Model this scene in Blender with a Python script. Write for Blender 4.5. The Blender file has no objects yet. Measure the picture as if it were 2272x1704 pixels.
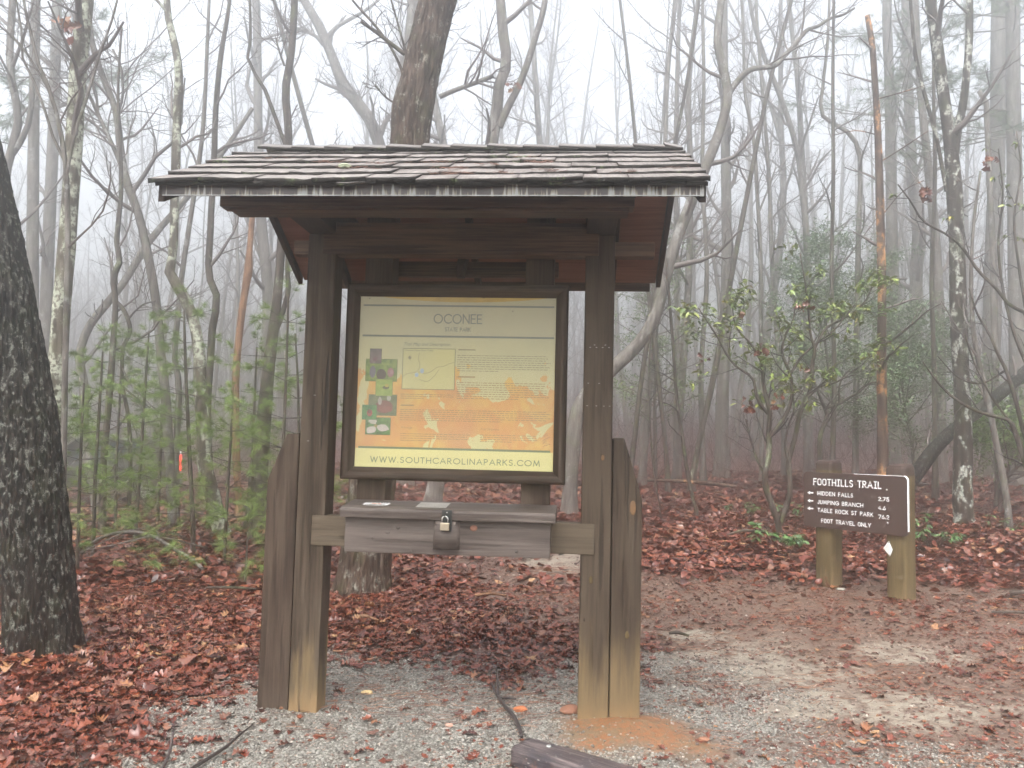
import bpy, bmesh, math, random
import numpy as np
from mathutils import Vector, Matrix, Quaternion

SC = bpy.context.scene
COL = SC.collection
rng = np.random.default_rng(11)
random.seed(5)

# ------------------------------------------------------------------ camera
FPX, PITCH, ROLL, EYE = 1817.08, 0.0757, 0.0248, 1.6
_r0 = np.array([1.0, 0, 0]); _f = np.array([0, math.cos(PITCH), math.sin(PITCH)])
_u0 = np.array([0, -math.sin(PITCH), math.cos(PITCH)])
_r = _r0 * math.cos(ROLL) + _u0 * math.sin(ROLL)
_u = _u0 * math.cos(ROLL) - _r0 * math.sin(ROLL)
cam = bpy.data.objects.new('camera', bpy.data.cameras.new('camera'))
COL.objects.link(cam)
cam.data.lens = 36.0 * FPX / 2272.0
cam.data.sensor_width = 36.0
cam.data.clip_start = 0.05
cam.data.clip_end = 1500
cam.matrix_world = Matrix(((_r[0], _u[0], -_f[0], 0), (_r[1], _u[1], -_f[1], 0), (_r[2], _u[2], -_f[2], EYE), (0, 0, 0, 1)))
SC.camera = cam

# ------------------------------------------------------------------ light
SUN_EL, SUN_AZ = math.radians(58), math.radians(200)
world = bpy.data.worlds.new('World'); SC.world = world
world.use_nodes = True
wn = world.node_tree; wn.nodes.clear()
sky = wn.nodes.new('ShaderNodeTexSky'); sky.sky_type = 'NISHITA'; sky.sun_disc = False
sky.sun_elevation = SUN_EL; sky.sun_rotation = SUN_AZ
sky.air_density = 1.0; sky.dust_density = 4.0; sky.ozone_density = 1.0
hs = wn.nodes.new('ShaderNodeHueSaturation'); hs.inputs['Saturation'].default_value = 0.22   # overcast: the blue is gone
bg = wn.nodes.new('ShaderNodeBackground'); bg.inputs['Strength'].default_value = 0.15
wo = wn.nodes.new('ShaderNodeOutputWorld')
wn.links.new(sky.outputs[0], hs.inputs['Color']); wn.links.new(hs.outputs[0], bg.inputs['Color']); wn.links.new(bg.outputs[0], wo.inputs['Surface'])
sun = bpy.data.objects.new('sun', bpy.data.lights.new('sun', 'SUN')); COL.objects.link(sun)
sun.data.energy = 0.5; sun.data.angle = math.radians(35); sun.data.color = (1, 0.97, 0.93)
_sd = Vector((math.sin(SUN_AZ) * math.cos(SUN_EL), math.cos(SUN_AZ) * math.cos(SUN_EL), math.sin(SUN_EL)))
sun.rotation_euler = _sd.to_track_quat('Z', 'Y').to_euler()
sun.location = (0, -5, 20)
SC.view_settings.view_transform = 'Standard'
SC.view_settings.look = 'None'
SC.view_settings.gamma = 1.0
SC.view_settings.use_curve_mapping = False
SC.view_settings.exposure = 2.0
SC.render.engine = 'CYCLES'
SC.cycles.use_denoising = True
SC.cycles.max_bounces = 6; SC.cycles.diffuse_bounces = 3; SC.cycles.glossy_bounces = 2
SC.cycles.transparent_max_bounces = 8; SC.cycles.volume_bounces = 3
SC.cycles.caustics_reflective = False; SC.cycles.caustics_refractive = False

# ------------------------------------------------------------------ helpers: survey
CAM = np.array([0, 0, EYE])
def ray(px, py):
    return _f + _r * ((px - 1136) / FPX) - _u * ((py - 852) / FPX)
def at_y(px, py, Y):                       # the point of a sight line at distance Y
    d = ray(px, py); return CAM + d * (Y / d[1])
def sm(a, b, x):
    t = np.clip((np.asarray(x, float) - a) / (b - a), 0, 1); return t * t * (3 - 2 * t)

def _hash(ix, iy, iz, seed):
    h = (ix.astype(np.int64) * 374761393 + iy.astype(np.int64) * 668265263 + iz.astype(np.int64) * 2147483647 + seed * 974711) & 0xFFFFFFFF
    h = ((h ^ (h >> 13)) * 1274126177) & 0xFFFFFFFF
    h = (h ^ (h >> 16)) & 0xFFFFFF
    return h / float(0xFFFFFF)
def vnoise(x, y, z=0.0, seed=0):
    x, y, z = np.broadcast_arrays(np.asarray(x, float), np.asarray(y, float), np.asarray(z, float))
    ix, iy, iz = np.floor(x), np.floor(y), np.floor(z)
    fx, fy, fz = x - ix, y - iy, z - iz
    fx, fy, fz = (q * q * (3 - 2 * q) for q in (fx, fy, fz))
    o = 0
    for a in (0, 1):
        for b in (0, 1):
            for c in (0, 1):
                o = o + _hash(ix + a, iy + b, iz + c, seed) * (fx if a else 1 - fx) * (fy if b else 1 - fy) * (fz if c else 1 - fz)
    return o
def fbm(x, y, z=0.0, seed=0, oct=4):
    o, a, s = 0, 0.5, 1.0
    for k in range(oct):
        o = o + a * vnoise(np.asarray(x) * s, np.asarray(y) * s, np.asarray(z) * s, seed + k * 7); a *= 0.5; s *= 2.03
    return o / (1 - 0.5 ** oct)

KX, KY, KYAW = -0.3418, 4.9336, 0.0783
_kc, _ks = math.cos(KYAW), math.sin(KYAW)
def k2w(u, v):
    return KX + u * _kc + v * _ks, KY - u * _ks + v * _kc
CLAYX, CLAYY = k2w(1.02, -0.06)
def gz(X, Y):                              # height of the forest floor
    X = np.asarray(X, float); Y = np.asarray(Y, float)
    k = sm(-.46, -.14, X / np.maximum(Y, 1))            # the wood falls away to the left, towards the car park
    z = (0.045 * np.clip(Y - 5.8, 0, 24) + 0.045 * np.clip(Y - 30, 0, 80)) * (.12 + .88 * k) - .32 * sm(13, 20, Y) * (1 - k)
    z = z + (fbm(X * 0.55, Y * 0.55, 0, 3, 3) - 0.5) * 0.16 * sm(5.5, 9, np.hypot(X, Y)) + (fbm(X * 2.1, Y * 2.1, 0, 9, 2) - 0.5) * 0.03
    z = z + 0.16 * sm(4.6, 6.4, X - 0.25 * (Y - 8)) * sm(4.5, 7.5, Y)        # low bank right of the trail
    z = z + 0.06 * sm(-2.2, -3.4, X + 0.05 * (Y - 4))
    r = np.hypot((X - CLAYX) / 1.25, Y - CLAYY)
    z = z + 0.055 * np.exp(-(r / 0.3) ** 2) + 0.012 * np.exp(-((X - CLAYX + 0.1) ** 2 + (Y - CLAYY + 0.3) ** 2) / 0.09)
    return z

# ------------------------------------------------------------------ helpers: objects
def tag(o, label=None, cat=None, group=None, kind=None):
    for k, v in (('label', label), ('category', cat), ('group', group), ('kind', kind)):
        if v: o[k] = v
    return o
def empty(name, loc=(0, 0, 0), rz=0, parent=None):
    o = bpy.data.objects.new(name, None); COL.objects.link(o); o.location = loc; o.rotation_euler = (0, 0, rz)
    o.empty_display_size = 0.2
    if parent: o.parent = parent
    return o
def link(name, me, parent=None):
    o = bpy.data.objects.new(name, me); COL.objects.link(o)
    if parent: o.parent = parent
    return o
def mesh_np(name, V, Fs, mats, smooth=False, fmat=None, attrs=None, fattrs=None):
    """Fs: list of (n,k) int arrays."""
    me = bpy.data.meshes.new(name)
    V = np.asarray(V, np.float32)
    Fs = [np.asarray(f, np.int32) for f in (Fs if isinstance(Fs, list) else [Fs]) if len(f)]
    loops = np.concatenate([f.ravel() for f in Fs]); cnt = np.concatenate([np.full(len(f), f.shape[1], np.int32) for f in Fs])
    st = np.concatenate([[0], np.cumsum(cnt)[:-1]]).astype(np.int32)
    me.vertices.add(len(V)); me.vertices.foreach_set('co', V.ravel())
    me.loops.add(len(loops)); me.loops.foreach_set('vertex_index', loops)
    me.polygons.add(len(cnt)); me.polygons.foreach_set('loop_start', st); me.polygons.foreach_set('loop_total', cnt)
    if smooth: me.polygons.foreach_set('use_smooth', np.ones(len(cnt), bool))
    for m in (mats if isinstance(mats, (list, tuple)) else [mats]): me.materials.append(m)
    if fmat is not None: me.polygons.foreach_set('material_index', np.asarray(fmat, np.int32))
    for k, a in (attrs or {}).items():
        at = me.attributes.new(k, 'FLOAT', 'POINT'); at.data.foreach_set('value', np.asarray(a, np.float32))
    for k, a in (fattrs or {}).items():
        at = me.attributes.new(k, 'FLOAT', 'FACE'); at.data.foreach_set('value', np.asarray(a, np.float32))
    me.update(calc_edges=True); me.validate()
    return me

def tubes(P, R, n, cap=False):
    """P (T,K,3), R (T,K) -> verts, quads"""
    T, K, _ = P.shape
    tg = np.empty_like(P); tg[:, 1:-1] = P[:, 2:] - P[:, :-2]; tg[:, 0] = P[:, 1] - P[:, 0]; tg[:, -1] = P[:, -1] - P[:, -2]
    tg /= np.linalg.norm(tg, axis=2, keepdims=True) + 1e-9
    mean = tg.mean(1); ref = np.where(np.abs(mean[:, 2:3]) > 0.75, np.array([[0, 1.0, 0]]), np.array([[0, 0, 1.0]]))
    ref = np.repeat(ref[:, None], K, 1)
    a = np.cross(tg, ref); a /= np.linalg.norm(a, axis=2, keepdims=True) + 1e-9
    b = np.cross(tg, a)
    th = np.arange(n) * 2 * math.pi / n
    V = P[:, :, None] + R[:, :, None, None] * (a[:, :, None] * np.cos(th)[None, None, :, None] + b[:, :, None] * np.sin(th)[None, None, :, None])
    idx = np.arange(T * K * n).reshape(T, K, n)
    i0 = idx[:, :-1]; i1 = idx[:, 1:]
    Q = np.stack([i0, np.roll(i0, -1, 2), np.roll(i1, -1, 2), i1], -1).reshape(-1, 4)
    return V.reshape(-1, 3), Q
class Acc:
    def __init__(s): s.V = []; s.F = {}; s.n = 0; s.A = []
    def add(s, V, F, a=None):
        s.V.append(V); s.F.setdefault(F.shape[1], []).append(F + s.n); s.n += len(V)
        if a is not None: s.A.append(np.broadcast_to(a, (len(V),)))
    def mesh(s, name, mats, smooth=True, attr=None):
        return mesh_np(name, np.concatenate(s.V), [np.concatenate(f) for f in s.F.values()], mats, smooth,
                       attrs={attr: np.concatenate(s.A)} if attr and s.A else None)
def resample(pts, K):
    p = np.asarray(pts, float); n = len(p)
    d = np.concatenate([[0], np.cumsum(np.linalg.norm(np.diff(p[:, :3], axis=0), axis=1))])
    t = np.linspace(0, d[-1], K)
    # Catmull-Rom through the points
    o = np.empty((K, p.shape[1])); m = np.gradient(p, d, axis=0) if n > 2 else np.repeat((p[-1:] - p[:1]) / d[-1], n, 0)
    k = np.clip(np.searchsorted(d, t, 'right') - 1, 0, n - 2); h = (d[k + 1] - d[k])[:, None]; s = ((t - d[k])[:, None]) / h
    o = (2 * s**3 - 3 * s**2 + 1) * p[k] + (s**3 - 2 * s**2 + s) * h * m[k] + (-2 * s**3 + 3 * s**2) * p[k + 1] + (s**3 - s**2) * h * m[k + 1]
    return o
def norm(v): return v / (np.linalg.norm(v, axis=-1, keepdims=True) + 1e-9)
def grow(P, R, n, t0, t1, ang, ratio, K, g, up=0.15, wig=0.18, rmin=0.003, taper=0.3, rr=0.55, L=None):
    """n side shoots from each of the T stems in P (T,K0,3)."""
    T, K0, _ = P.shape
    t = t0 + (t1 - t0) * (np.arange(n)[None] + g.uniform(0, 1, (T, n))) / n
    f = t * (K0 - 1); i = np.clip(f.astype(int), 0, K0 - 2); w = (f - i)[..., None]
    tt = np.arange(T)[:, None]
    st = P[tt, i] * (1 - w) + P[tt, i + 1] * w
    tan = norm(P[tt, i + 1] - P[tt, i])
    r0 = (R[tt, i] * (1 - w[..., 0]) + R[tt, i + 1] * w[..., 0]) * rr * g.uniform(0.7, 1.1, (T, n))
    if L is None: L = np.linalg.norm(np.diff(P, axis=1), axis=2).sum(1)[:, None]
    ln = L * ratio * g.uniform(0.55, 1.15, (T, n)) * (1.1 - 0.6 * t)
    a = g.uniform(ang[0], ang[1], (T, n))[..., None]
    pr = norm(np.cross(tan, norm(g.normal(size=(T, n, 3)))))
    d = norm(tan * np.cos(a) + pr * np.sin(a))
    st = st.reshape(-1, 3); d = d.reshape(-1, 3); ln = ln.reshape(-1); r0 = np.maximum(r0.reshape(-1), rmin)
    C = [st]
    for k in range(K - 1):
        C.append(C[-1] + d * (ln / (K - 1))[:, None])
        d = norm(d + g.normal(size=d.shape) * wig + np.array([0, 0, up]))
    CP = np.stack(C, 1)
    CR = np.maximum(r0[:, None] * np.linspace(1, taper, K)[None], rmin * 0.8)
    return CP, CR

# ------------------------------------------------------------------ helpers: materials
class NT:
    def __init__(s, name):
        s.m = bpy.data.materials.new(name); s.m.use_nodes = True; s.t = s.m.node_tree; s.n = s.t.nodes; s.n.clear()
        s.out = s.n.new('ShaderNodeOutputMaterial'); s.b = s.n.new('ShaderNodeBsdfPrincipled'); s.l(s.b.outputs[0], s.out.inputs[0])
    def l(s, a, b): s.t.links.new(a, b)
    def node(s, typ, **kw):
        n = s.n.new('ShaderNode' + typ)
        for k, v in kw.items(): setattr(n, k, v)
        return n
    def put(s, sock, v):
        if hasattr(v, 'links') or hasattr(v, 'is_output'): s.l(v, sock)
        elif isinstance(v, (tuple, list)) and len(v) == 3 and sock.type == 'RGBA': sock.default_value = (*v, 1)
        else: sock.default_value = v
    def coord(s, kind='Object'): return s.node('TexCoord').outputs[kind]
    def map(s, co, scale=(1, 1, 1), loc=(0, 0, 0), rot=(0, 0, 0)):
        n = s.node('Mapping'); s.l(co, n.inputs[0]); n.inputs['Scale'].default_value = scale; n.inputs['Location'].default_value = loc; n.inputs['Rotation'].default_value = rot
        return n.outputs[0]
    def noise(s, co, scale=5, detail=4, rough=0.55, dist=0.0, col=False):
        n = s.node('TexNoise'); s.l(co, n.inputs['Vector']); n.inputs['Scale'].default_value = scale; n.inputs['Detail'].default_value = detail
        n.inputs['Roughness'].default_value = rough; n.inputs['Distortion'].default_value = dist
        return n.outputs['Color' if col else 'Fac']
    def voro(s, co, scale=5, feature='F1', out='Distance', rnd=1.0):
        n = s.node('TexVoronoi', feature=feature); s.l(co, n.inputs['Vector']); n.inputs['Scale'].default_value = scale; n.inputs['Randomness'].default_value = rnd
        return n.outputs[out]
    def ramp(s, f, stops, interp='LINEAR'):
        n = s.node('ValToRGB'); s.put(n.inputs[0], f); cr = n.color_ramp; cr.interpolation = interp
        while len(cr.elements) < len(stops): cr.elements.new(0.5)
        for e, (p, c) in zip(cr.elements, stops): e.position = p; e.color = (*c, 1) if isinstance(c, tuple) else (c, c, c, 1)
        return n.outputs[0]
    def math(s, op, a, b=0.0, c=0.0, clamp=False):
        n = s.node('Math', operation=op); n.use_clamp = clamp
        s.put(n.inputs[0], a); s.put(n.inputs[1], b); s.put(n.inputs[2], c); return n.outputs[0]
    def mr(s, v, a, b, c=0.0, d=1.0):
        n = s.node('MapRange'); n.interpolation_type = 'SMOOTHSTEP'; s.put(n.inputs[0], v)
        for i, q in enumerate((a, b, c, d)): s.put(n.inputs[i + 1], q)
        return n.outputs[0]
    def mix(s, f, a, b, mode='MIX'):
        n = s.node('Mix', data_type='RGBA', blend_type=mode)
        s.put(n.inputs[0], f); s.put(n.inputs[6], a); s.put(n.inputs[7], b); return n.outputs[2]
    def attr(s, name): return s.node('Attribute', attribute_name=name).outputs['Fac']
    def rnd(s): return s.node('ObjectInfo').outputs['Random']
    def xyz(s, co):
        n = s.node('SeparateXYZ'); s.l(co, n.inputs[0]); return n.outputs
    def bump(s, h, dist=0.01, strength=1.0):
        n = s.node('Bump'); s.put(n.inputs['Height'], h); n.inputs['Distance'].default_value = dist; n.inputs['Strength'].default_value = strength
        s.l(n.outputs[0], s.b.inputs['Normal'])
    def done(s, color=None, rough=0.6, spec=0.5, metal=0.0, coat=None):
        if color is not None: s.put(s.b.inputs['Base Color'], color)
        s.put(s.b.inputs['Roughness'], rough); s.b.inputs['Specular IOR Level'].default_value = spec; s.b.inputs['Metallic'].default_value = metal
        if coat: s.b.inputs['Coat Weight'].default_value = coat[0]; s.b.inputs['Coat Roughness'].default_value = coat[1]
        return s.m
def plain(name, color, rough=0.6, spec=0.5, metal=0.0, var=0.0, scale=8):
    t = NT(name)
    if var:
        f = t.noise(t.coord(), scale, 4)
        c = t.mix(f, tuple(q * (1 - var) for q in color), tuple(min(1, q * (1 + var)) for q in color)); return t.done(c, rough, spec, metal)
    return t.done(color, rough, spec, metal)

def wood(name, dark, mid, light, axis='z', clay=0.0, worn=0.0, rough=0.55, crack=0.6):
    """weathered timber: long grain along one axis, checks, stains; clay = height of the tan splash band."""
    dark, mid, light = (tuple(q * .5 for q in c_) for c_ in (dark, mid, light))   # soaked by the rain
    t = NT(name); co = t.coord()
    off = t.node('CombineXYZ'); r = t.rnd(); t.l(t.math('MULTIPLY', r, 13.0), off.inputs[0]); t.l(t.math('MULTIPLY', r, 7.0), off.inputs[1]); t.l(t.math('MULTIPLY', r, 5.0), off.inputs[2])
    ad = t.node('VectorMath', operation='ADD'); t.l(co, ad.inputs[0]); t.l(off.outputs[0], ad.inputs[1]); c2 = ad.outputs[0]
    S = {'z': (1, 1, 0.035), 'x': (0.035, 1, 1), 'y': (1, 0.035, 1)}[axis]
    S2 = {'z': (1, 1, 0.2), 'x': (0.2, 1, 1), 'y': (1, 0.2, 1)}[axis]
    g1 = t.noise(t.map(c2, S), 75, 6, 0.7); g2 = t.noise(t.map(c2, S), 22, 4, 0.6, 0.6); st = t.noise(t.map(c2, S2), 5, 5, 0.6)
    f = t.math('ADD', t.math('MULTIPLY', g1, 0.45), t.math('ADD', t.math('MULTIPLY', g2, 0.3), t.math('MULTIPLY', st, 0.35)))
    c = t.ramp(f, [(0.40, dark), (0.5, mid), (0.61, light)])
    rb = t.mix(t.mr(r, 0, 1, 0.0, 0.35), c, tuple(q * 0.6 for q in mid))
    c = rb
    if worn:
        w = t.mr(t.noise(t.map(c2, S2), 3.2, 5, 0.65), 0.45, 0.7)
        c = t.mix(t.math('MULTIPLY', w, worn), c, light)
    if clay:
        z = t.xyz(co)[2]
        n = t.noise(t.map(c2, S2), 7, 5, 0.65)
        lvl = t.math('ADD', t.math('ADD', z, t.math('MULTIPLY', t.math('SUBTRACT', g2, 0.5), 0.9)), t.math('MULTIPLY', t.math('SUBTRACT', n, 0.5), 1.1))
        band = t.mr(lvl, clay, clay * 0.25)
        c = t.mix(t.math('MULTIPLY', band, 0.8), c, t.mix(g1, (0.10, 0.068, 0.033), (0.23, 0.165, 0.085)))
        low = t.mr(t.math('ADD', z, t.math('ADD', t.math('MULTIPLY', n, 0.25), t.math('MULTIPLY', g1, .2))), 0.38, 0.2)
        c = t.mix(t.math('MULTIPLY', low, 0.7), c, (0.26, 0.16, 0.075))
    ck = t.mr(t.noise(t.map(c2, S), 34, 2, 0.4, 0.3), 0.60, 0.65)
    ck2 = t.mr(t.noise(t.map(c2, S2), 2.6, 2), 0.47, 0.57)
    k = t.math('MULTIPLY', t.math('MULTIPLY', ck, ck2), crack)
    c = t.mix(k, c, (0.012, 0.009, 0.007))
    t.bump(t.math('SUBTRACT', f, k), 0.006, 0.7)
    return t.done(c, rough + .1, 0.2)

M = {}
M['post'] = wood('post_timber', (0.022, 0.014, 0.009), (0.062, 0.041, 0.026), (0.15, 0.11, 0.074), 'z', clay=0.62, worn=0.3)
M['post_left'] = wood('post_timber_bleached', (0.028, 0.018, 0.011), (0.088, 0.06, 0.039), (0.19, 0.142, 0.098), 'z', clay=0.42, worn=0.3, crack=0.9)
M['beam'] = wood('beam_timber', (0.035, 0.018, 0.011), (0.11, 0.061, 0.037), (0.28, 0.175, 0.11), 'x', rough=0.6)
M['arm'] = wood('arm_timber', (0.02, 0.011, 0.007), (0.05, 0.028, 0.018), (0.10, 0.061, 0.04), 'y', rough=0.6)
M['upright'] = wood('inner_timber', (0.026, 0.016, 0.011), (0.078, 0.05, 0.034), (0.165, 0.118, 0.083), 'z')
M['rail'] = wood('rail_timber', (0.04, 0.028, 0.018), (0.12, 0.088, 0.058), (0.22, 0.17, 0.115), 'x', worn=0.3)
M['frame_x'] = wood('frame_timber_x', (0.03, 0.019, 0.013), (0.08, 0.053, 0.039), (0.20, 0.148, 0.113), 'x', worn=0.15)
M['frame_z'] = wood('frame_timber_z', (0.03, 0.019, 0.013), (0.075, 0.05, 0.036), (0.16, 0.118, 0.09), 'z', worn=0.1)
M['box'] = wood('box_timber', (0.03, 0.02, 0.015), (0.115, 0.088, 0.074), (0.27, 0.222, 0.193), 'x', worn=0.6, rough=0.42, crack=0.5)
M['soffit'] = wood('soffit_plywood', (0.22, 0.09, 0.055), (0.42, 0.19, 0.12), (0.60, 0.31, 0.21), 'x', rough=0.7, crack=0.2)
M['signpost'] = wood('sign_post_timber', (0.055, 0.036, 0.015), (0.155, 0.108, 0.045), (0.27, 0.20, 0.09), 'z', clay=0.30, worn=0.2)
M['tan_knot'] = plain('knot', (0.15, 0.08, 0.034), 0.5, 0.4, var=0.35, scale=60)

# ------------------------------------------------------------------ haze
def haze_material():
    m = bpy.data.materials.new('haze'); m.use_nodes = True; t = m.node_tree; t.nodes.clear()
    o = t.nodes.new('ShaderNodeOutputMaterial'); v = t.nodes.new('ShaderNodeVolumePrincipled')
    v.inputs['Color'].default_value = (0.965, 0.972, 0.972, 1); v.inputs['Density'].default_value = HAZE; v.inputs['Anisotropy'].default_value = 0.92
    t.links.new(v.outputs[0], o.inputs['Volume'])
    try: m.cycles.homogeneous_volume = True
    except Exception: pass
    return m
HAZE = 0.025
HX, HY0, HY1, HTOP = 92, -26, 122, 35.0

# ------------------------------------------------------------------ ground
def zone_gravel(X, Y):
    n = (fbm(X * 1.6, Y * 1.6, 0, 21, 4) - 0.5)
    left = sm(-2.45, -1.7, X - 0.28 * (Y - 4.2) + n * 0.9)
    back = sm(6.9, 5.5, Y + n * 1.2 + 0.1 * X)
    right = sm(2.9, 0.9, X + n * 2.4 + 0.35 * np.maximum(0, Y - 4.6))
    return left * back * right
def zone_dirt(X, Y):                        # the trodden trail: comes in from the right front and bends away behind the kiosk
    n = (fbm(X * 1.1, Y * 1.1, 0, 33, 4) - 0.5)
    a = sm(0.3, 1.2, X + n * 1.4) * sm(5.9, 4.9, X - 0.22 * (Y - 7) + n) * sm(9.9, 8.9, Y + n * 1.0)
    cx = 1.2 - 0.28 * (Y - 7.2)
    b = sm(1.5, 0.8, np.abs(X - cx) + n * 1.0) * sm(6.5, 7.3, Y) * sm(15, 12, Y)
    return np.maximum(a, 0.8 * b)
def zone_sand(X, Y):
    n = (fbm(X * 2.6, Y * 2.6, 0, 44, 4) - 0.5)
    e = lambda cx, cy, a, b: sm(1.25, 0.55, np.hypot((X - cx) / a, (Y - cy) / b) + n * 1.5)
    return np.maximum.reduce([e(2.0, 6.1, 0.95, 0.7), e(2.6, 5.35, 0.7, 0.4), e(3.1, 6.6, .6, .35), e(1.5, 7.0, 0.4, 0.25), e(0.7, 10.0, 0.55, 0.7), e(1.75, 5.2, 0.35, 0.2)])
def zone_clay(X, Y):
    n = (fbm(X * 4.2, Y * 4.2, 0, 55, 4) - 0.5)
    return sm(0.55, 0.12, np.hypot((X - CLAYX) / 1.1 - 0.02, (Y - CLAYY + 0.12)) + n * 0.7)

def make_ground():
    def axis(a, b, s, lo, hi):
        c = list(np.arange(a, b, s)); st = s
        x = c[-1]
        while x < hi: st *= 1.16; x += st; c.append(min(x, hi))
        x = c[0]; st = s; pre = []
        while x > lo: st *= 1.16; x -= st; pre.append(max(x, lo))
        return np.array(pre[::-1] + c)
    xs = axis(-5, 6.5, 0.07, -90, 90); ys = axis(3.6, 11, 0.07, -24, 120)
    X, Y = np.meshgrid(xs, ys); Z = gz(X, Y)
    V = np.stack([X, Y, Z], -1).reshape(-1, 3); idx = np.arange(X.size).reshape(X.shape)
    F = np.stack([idx[:-1, :-1], idx[:-1, 1:], idx[1:, 1:], idx[1:, :-1]], -1).reshape(-1, 4)
    t = NT('forest_floor'); co = t.coord()
    n1 = t.noise(co, 9, 6, 0.7); n2 = t.noise(co, 38, 5, 0.7); n3 = t.noise(co, 1.3, 3)
    vc = t.node('TexVoronoi'); t.l(co, vc.inputs['Vector']); vc.inputs['Scale'].default_value = 17
    cell = t.xyz(vc.outputs['Color'])[0]
    litter = t.ramp(cell, [(0.0, (0.03, 0.010, 0.006)), (0.4, (0.08, 0.022, 0.011)), (0.7, (0.15, 0.045, 0.020)), (1.0, (0.14, 0.072, 0.042))])
    litter = t.mix(n2, litter, (0.045, 0.017, 0.013))
    dirt = t.mix(n1, (0.075, 0.046, 0.032), (0.185, 0.125, 0.09))
    dirt = t.mix(t.mr(n2, 0.5, 0.68), dirt, (0.085, 0.034, 0.02))
    vg = t.node('TexVoronoi'); t.l(co, vg.inputs['Vector']); vg.inputs['Scale'].default_value = 85
    gcell = t.xyz(vg.outputs['Color'])[1]
    grav = t.ramp(gcell, [(0.0, (0.075, 0.067, 0.056)), (0.5, (0.165, 0.153, 0.133)), (1.0, (0.32, 0.31, 0.27))])
    grav = t.mix(t.mr(n1, 0.46, 0.66), grav, (0.085, 0.063, 0.048))
    sand = t.mix(n2, (0.20, 0.165, 0.125), (0.34, 0.30, 0.235))
    clay = t.mix(n1, (0.19, 0.075, 0.028), (0.32, 0.125, 0.045)); clay = t.mix(t.mr(n2, 0.42, 0.62), clay, (0.15, 0.105, 0.06)); clay = t.mix(t.mr(n1, .48, .6), clay, (0.17, 0.115, 0.065))
    c = t.mix(t.attr('dirt'), litter, dirt)
    c = t.mix(t.attr('gravel'), c, grav)
    c = t.mix(t.math('MULTIPLY', t.attr('sand'), t.mr(n1, 0.36, 0.58)), c, sand)
    c = t.mix(t.attr('clay'), c, clay)
    t.bump(t.math('ADD', t.math('MULTIPLY', n2, 0.6), t.math('MULTIPLY', n1, 1.2)), 0.03, 0.7)
    m = t.done(c, t.mr(n3, 0.3, 0.7, 0.38, 0.62), 0.4)
    me = mesh_np('ground', V, F, m, True, attrs={'gravel': zone_gravel(X, Y).ravel(), 'dirt': zone_dirt(X, Y).ravel(), 'sand': zone_sand(X, Y).ravel(), 'clay': zone_clay(X, Y).ravel()})
    tag(link('ground', me), kind='structure')
make_ground()
def make_haze():
    bm = bmesh.new(); bmesh.ops.create_cube(bm, size=1)
    zmin = -1.6
    for v in bm.verts: v.co = Vector((v.co.x * 2 * HX, (HY0 + HY1) / 2 + v.co.y * (HY1 - HY0), zmin + (v.co.z + 0.5) * (HTOP - zmin)))
    me = bpy.data.meshes.new('haze'); bm.to_mesh(me); bm.free(); me.materials.append(haze_material())
    tag(link('haze', me), kind='stuff')
make_haze()

# ------------------------------------------------------------------ kiosk
def boxmesh(name, u0, u1, v0, v1, z0, z1, mat, bev=0.006, jit=0.0):
    bm = bmesh.new(); bmesh.ops.create_cube(bm, size=1)
    for v in bm.verts:
        v.co = Vector(((u0 + u1) / 2 + v.co.x * (u1 - u0), (v0 + v1) / 2 + v.co.y * (v1 - v0), (z0 + z1) / 2 + v.co.z * (z1 - z0)))
        if jit: v.co += Vector((random.uniform(-jit, jit), random.uniform(-jit, jit), random.uniform(-jit, jit)))
    if bev: bmesh.ops.bevel(bm, geom=bm.edges[:], offset=bev, segments=2, profile=0.6, affect='EDGES')
    me = bpy.data.meshes.new(name); bm.to_mesh(me); bm.free(); me.materials.append(mat); return me
def kbox(name, u0, u1, v0, v1, z0, z1, mat, parent, bev=0.006, jit=0.0):
    return link(name, boxmesh(name, u0, u1, v0, v1, z0, z1, mat, bev, jit), parent)
def prism(name, poly, axis, a, b, mat, parent, bev=0.005):
    """poly: 2-D outline, extruded from a to b along the axis ('u','v' or 'z')."""
    bm = bmesh.new()
    mk = {'u': lambda p, t: (t, p[0], p[1]), 'v': lambda p, t: (p[0], t, p[1]), 'z': lambda p, t: (p[0], p[1], t)}[axis]
    v0 = [bm.verts.new(mk(p, a)) for p in poly]; v1 = [bm.verts.new(mk(p, b)) for p in poly]
    bm.faces.new(v0); bm.faces.new(v1[::-1]); n = len(poly)
    for i in range(n): bm.faces.new((v0[i], v1[i], v1[(i + 1) % n], v0[(i + 1) % n]))
    bmesh.ops.recalc_face_normals(bm, faces=bm.faces)
    if bev: bmesh.ops.bevel(bm, geom=bm.edges[:], offset=bev, segments=2, profile=0.6, affect='EDGES')
    me = bpy.data.meshes.new(name); bm.to_mesh(me); bm.free(); me.materials.append(mat)
    return link(name, me, parent)
def knot(parent, u, v, z, w, h, mat=None, rot=0.0):
    bm = bmesh.new(); bmesh.ops.create_uvsphere(bm, u_segments=12, v_segments=8, radius=1)
    for q in bm.verts: q.co = Vector((u + q.co.x * w, v + q.co.y * 0.004, z + q.co.z * h))
    me = bpy.data.meshes.new('knot'); bm.to_mesh(me); bm.free(); me.materials.append(mat or M['tan_knot'])
    for p in me.polygons: p.use_smooth = True
    return link('knot', me, parent)

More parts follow.
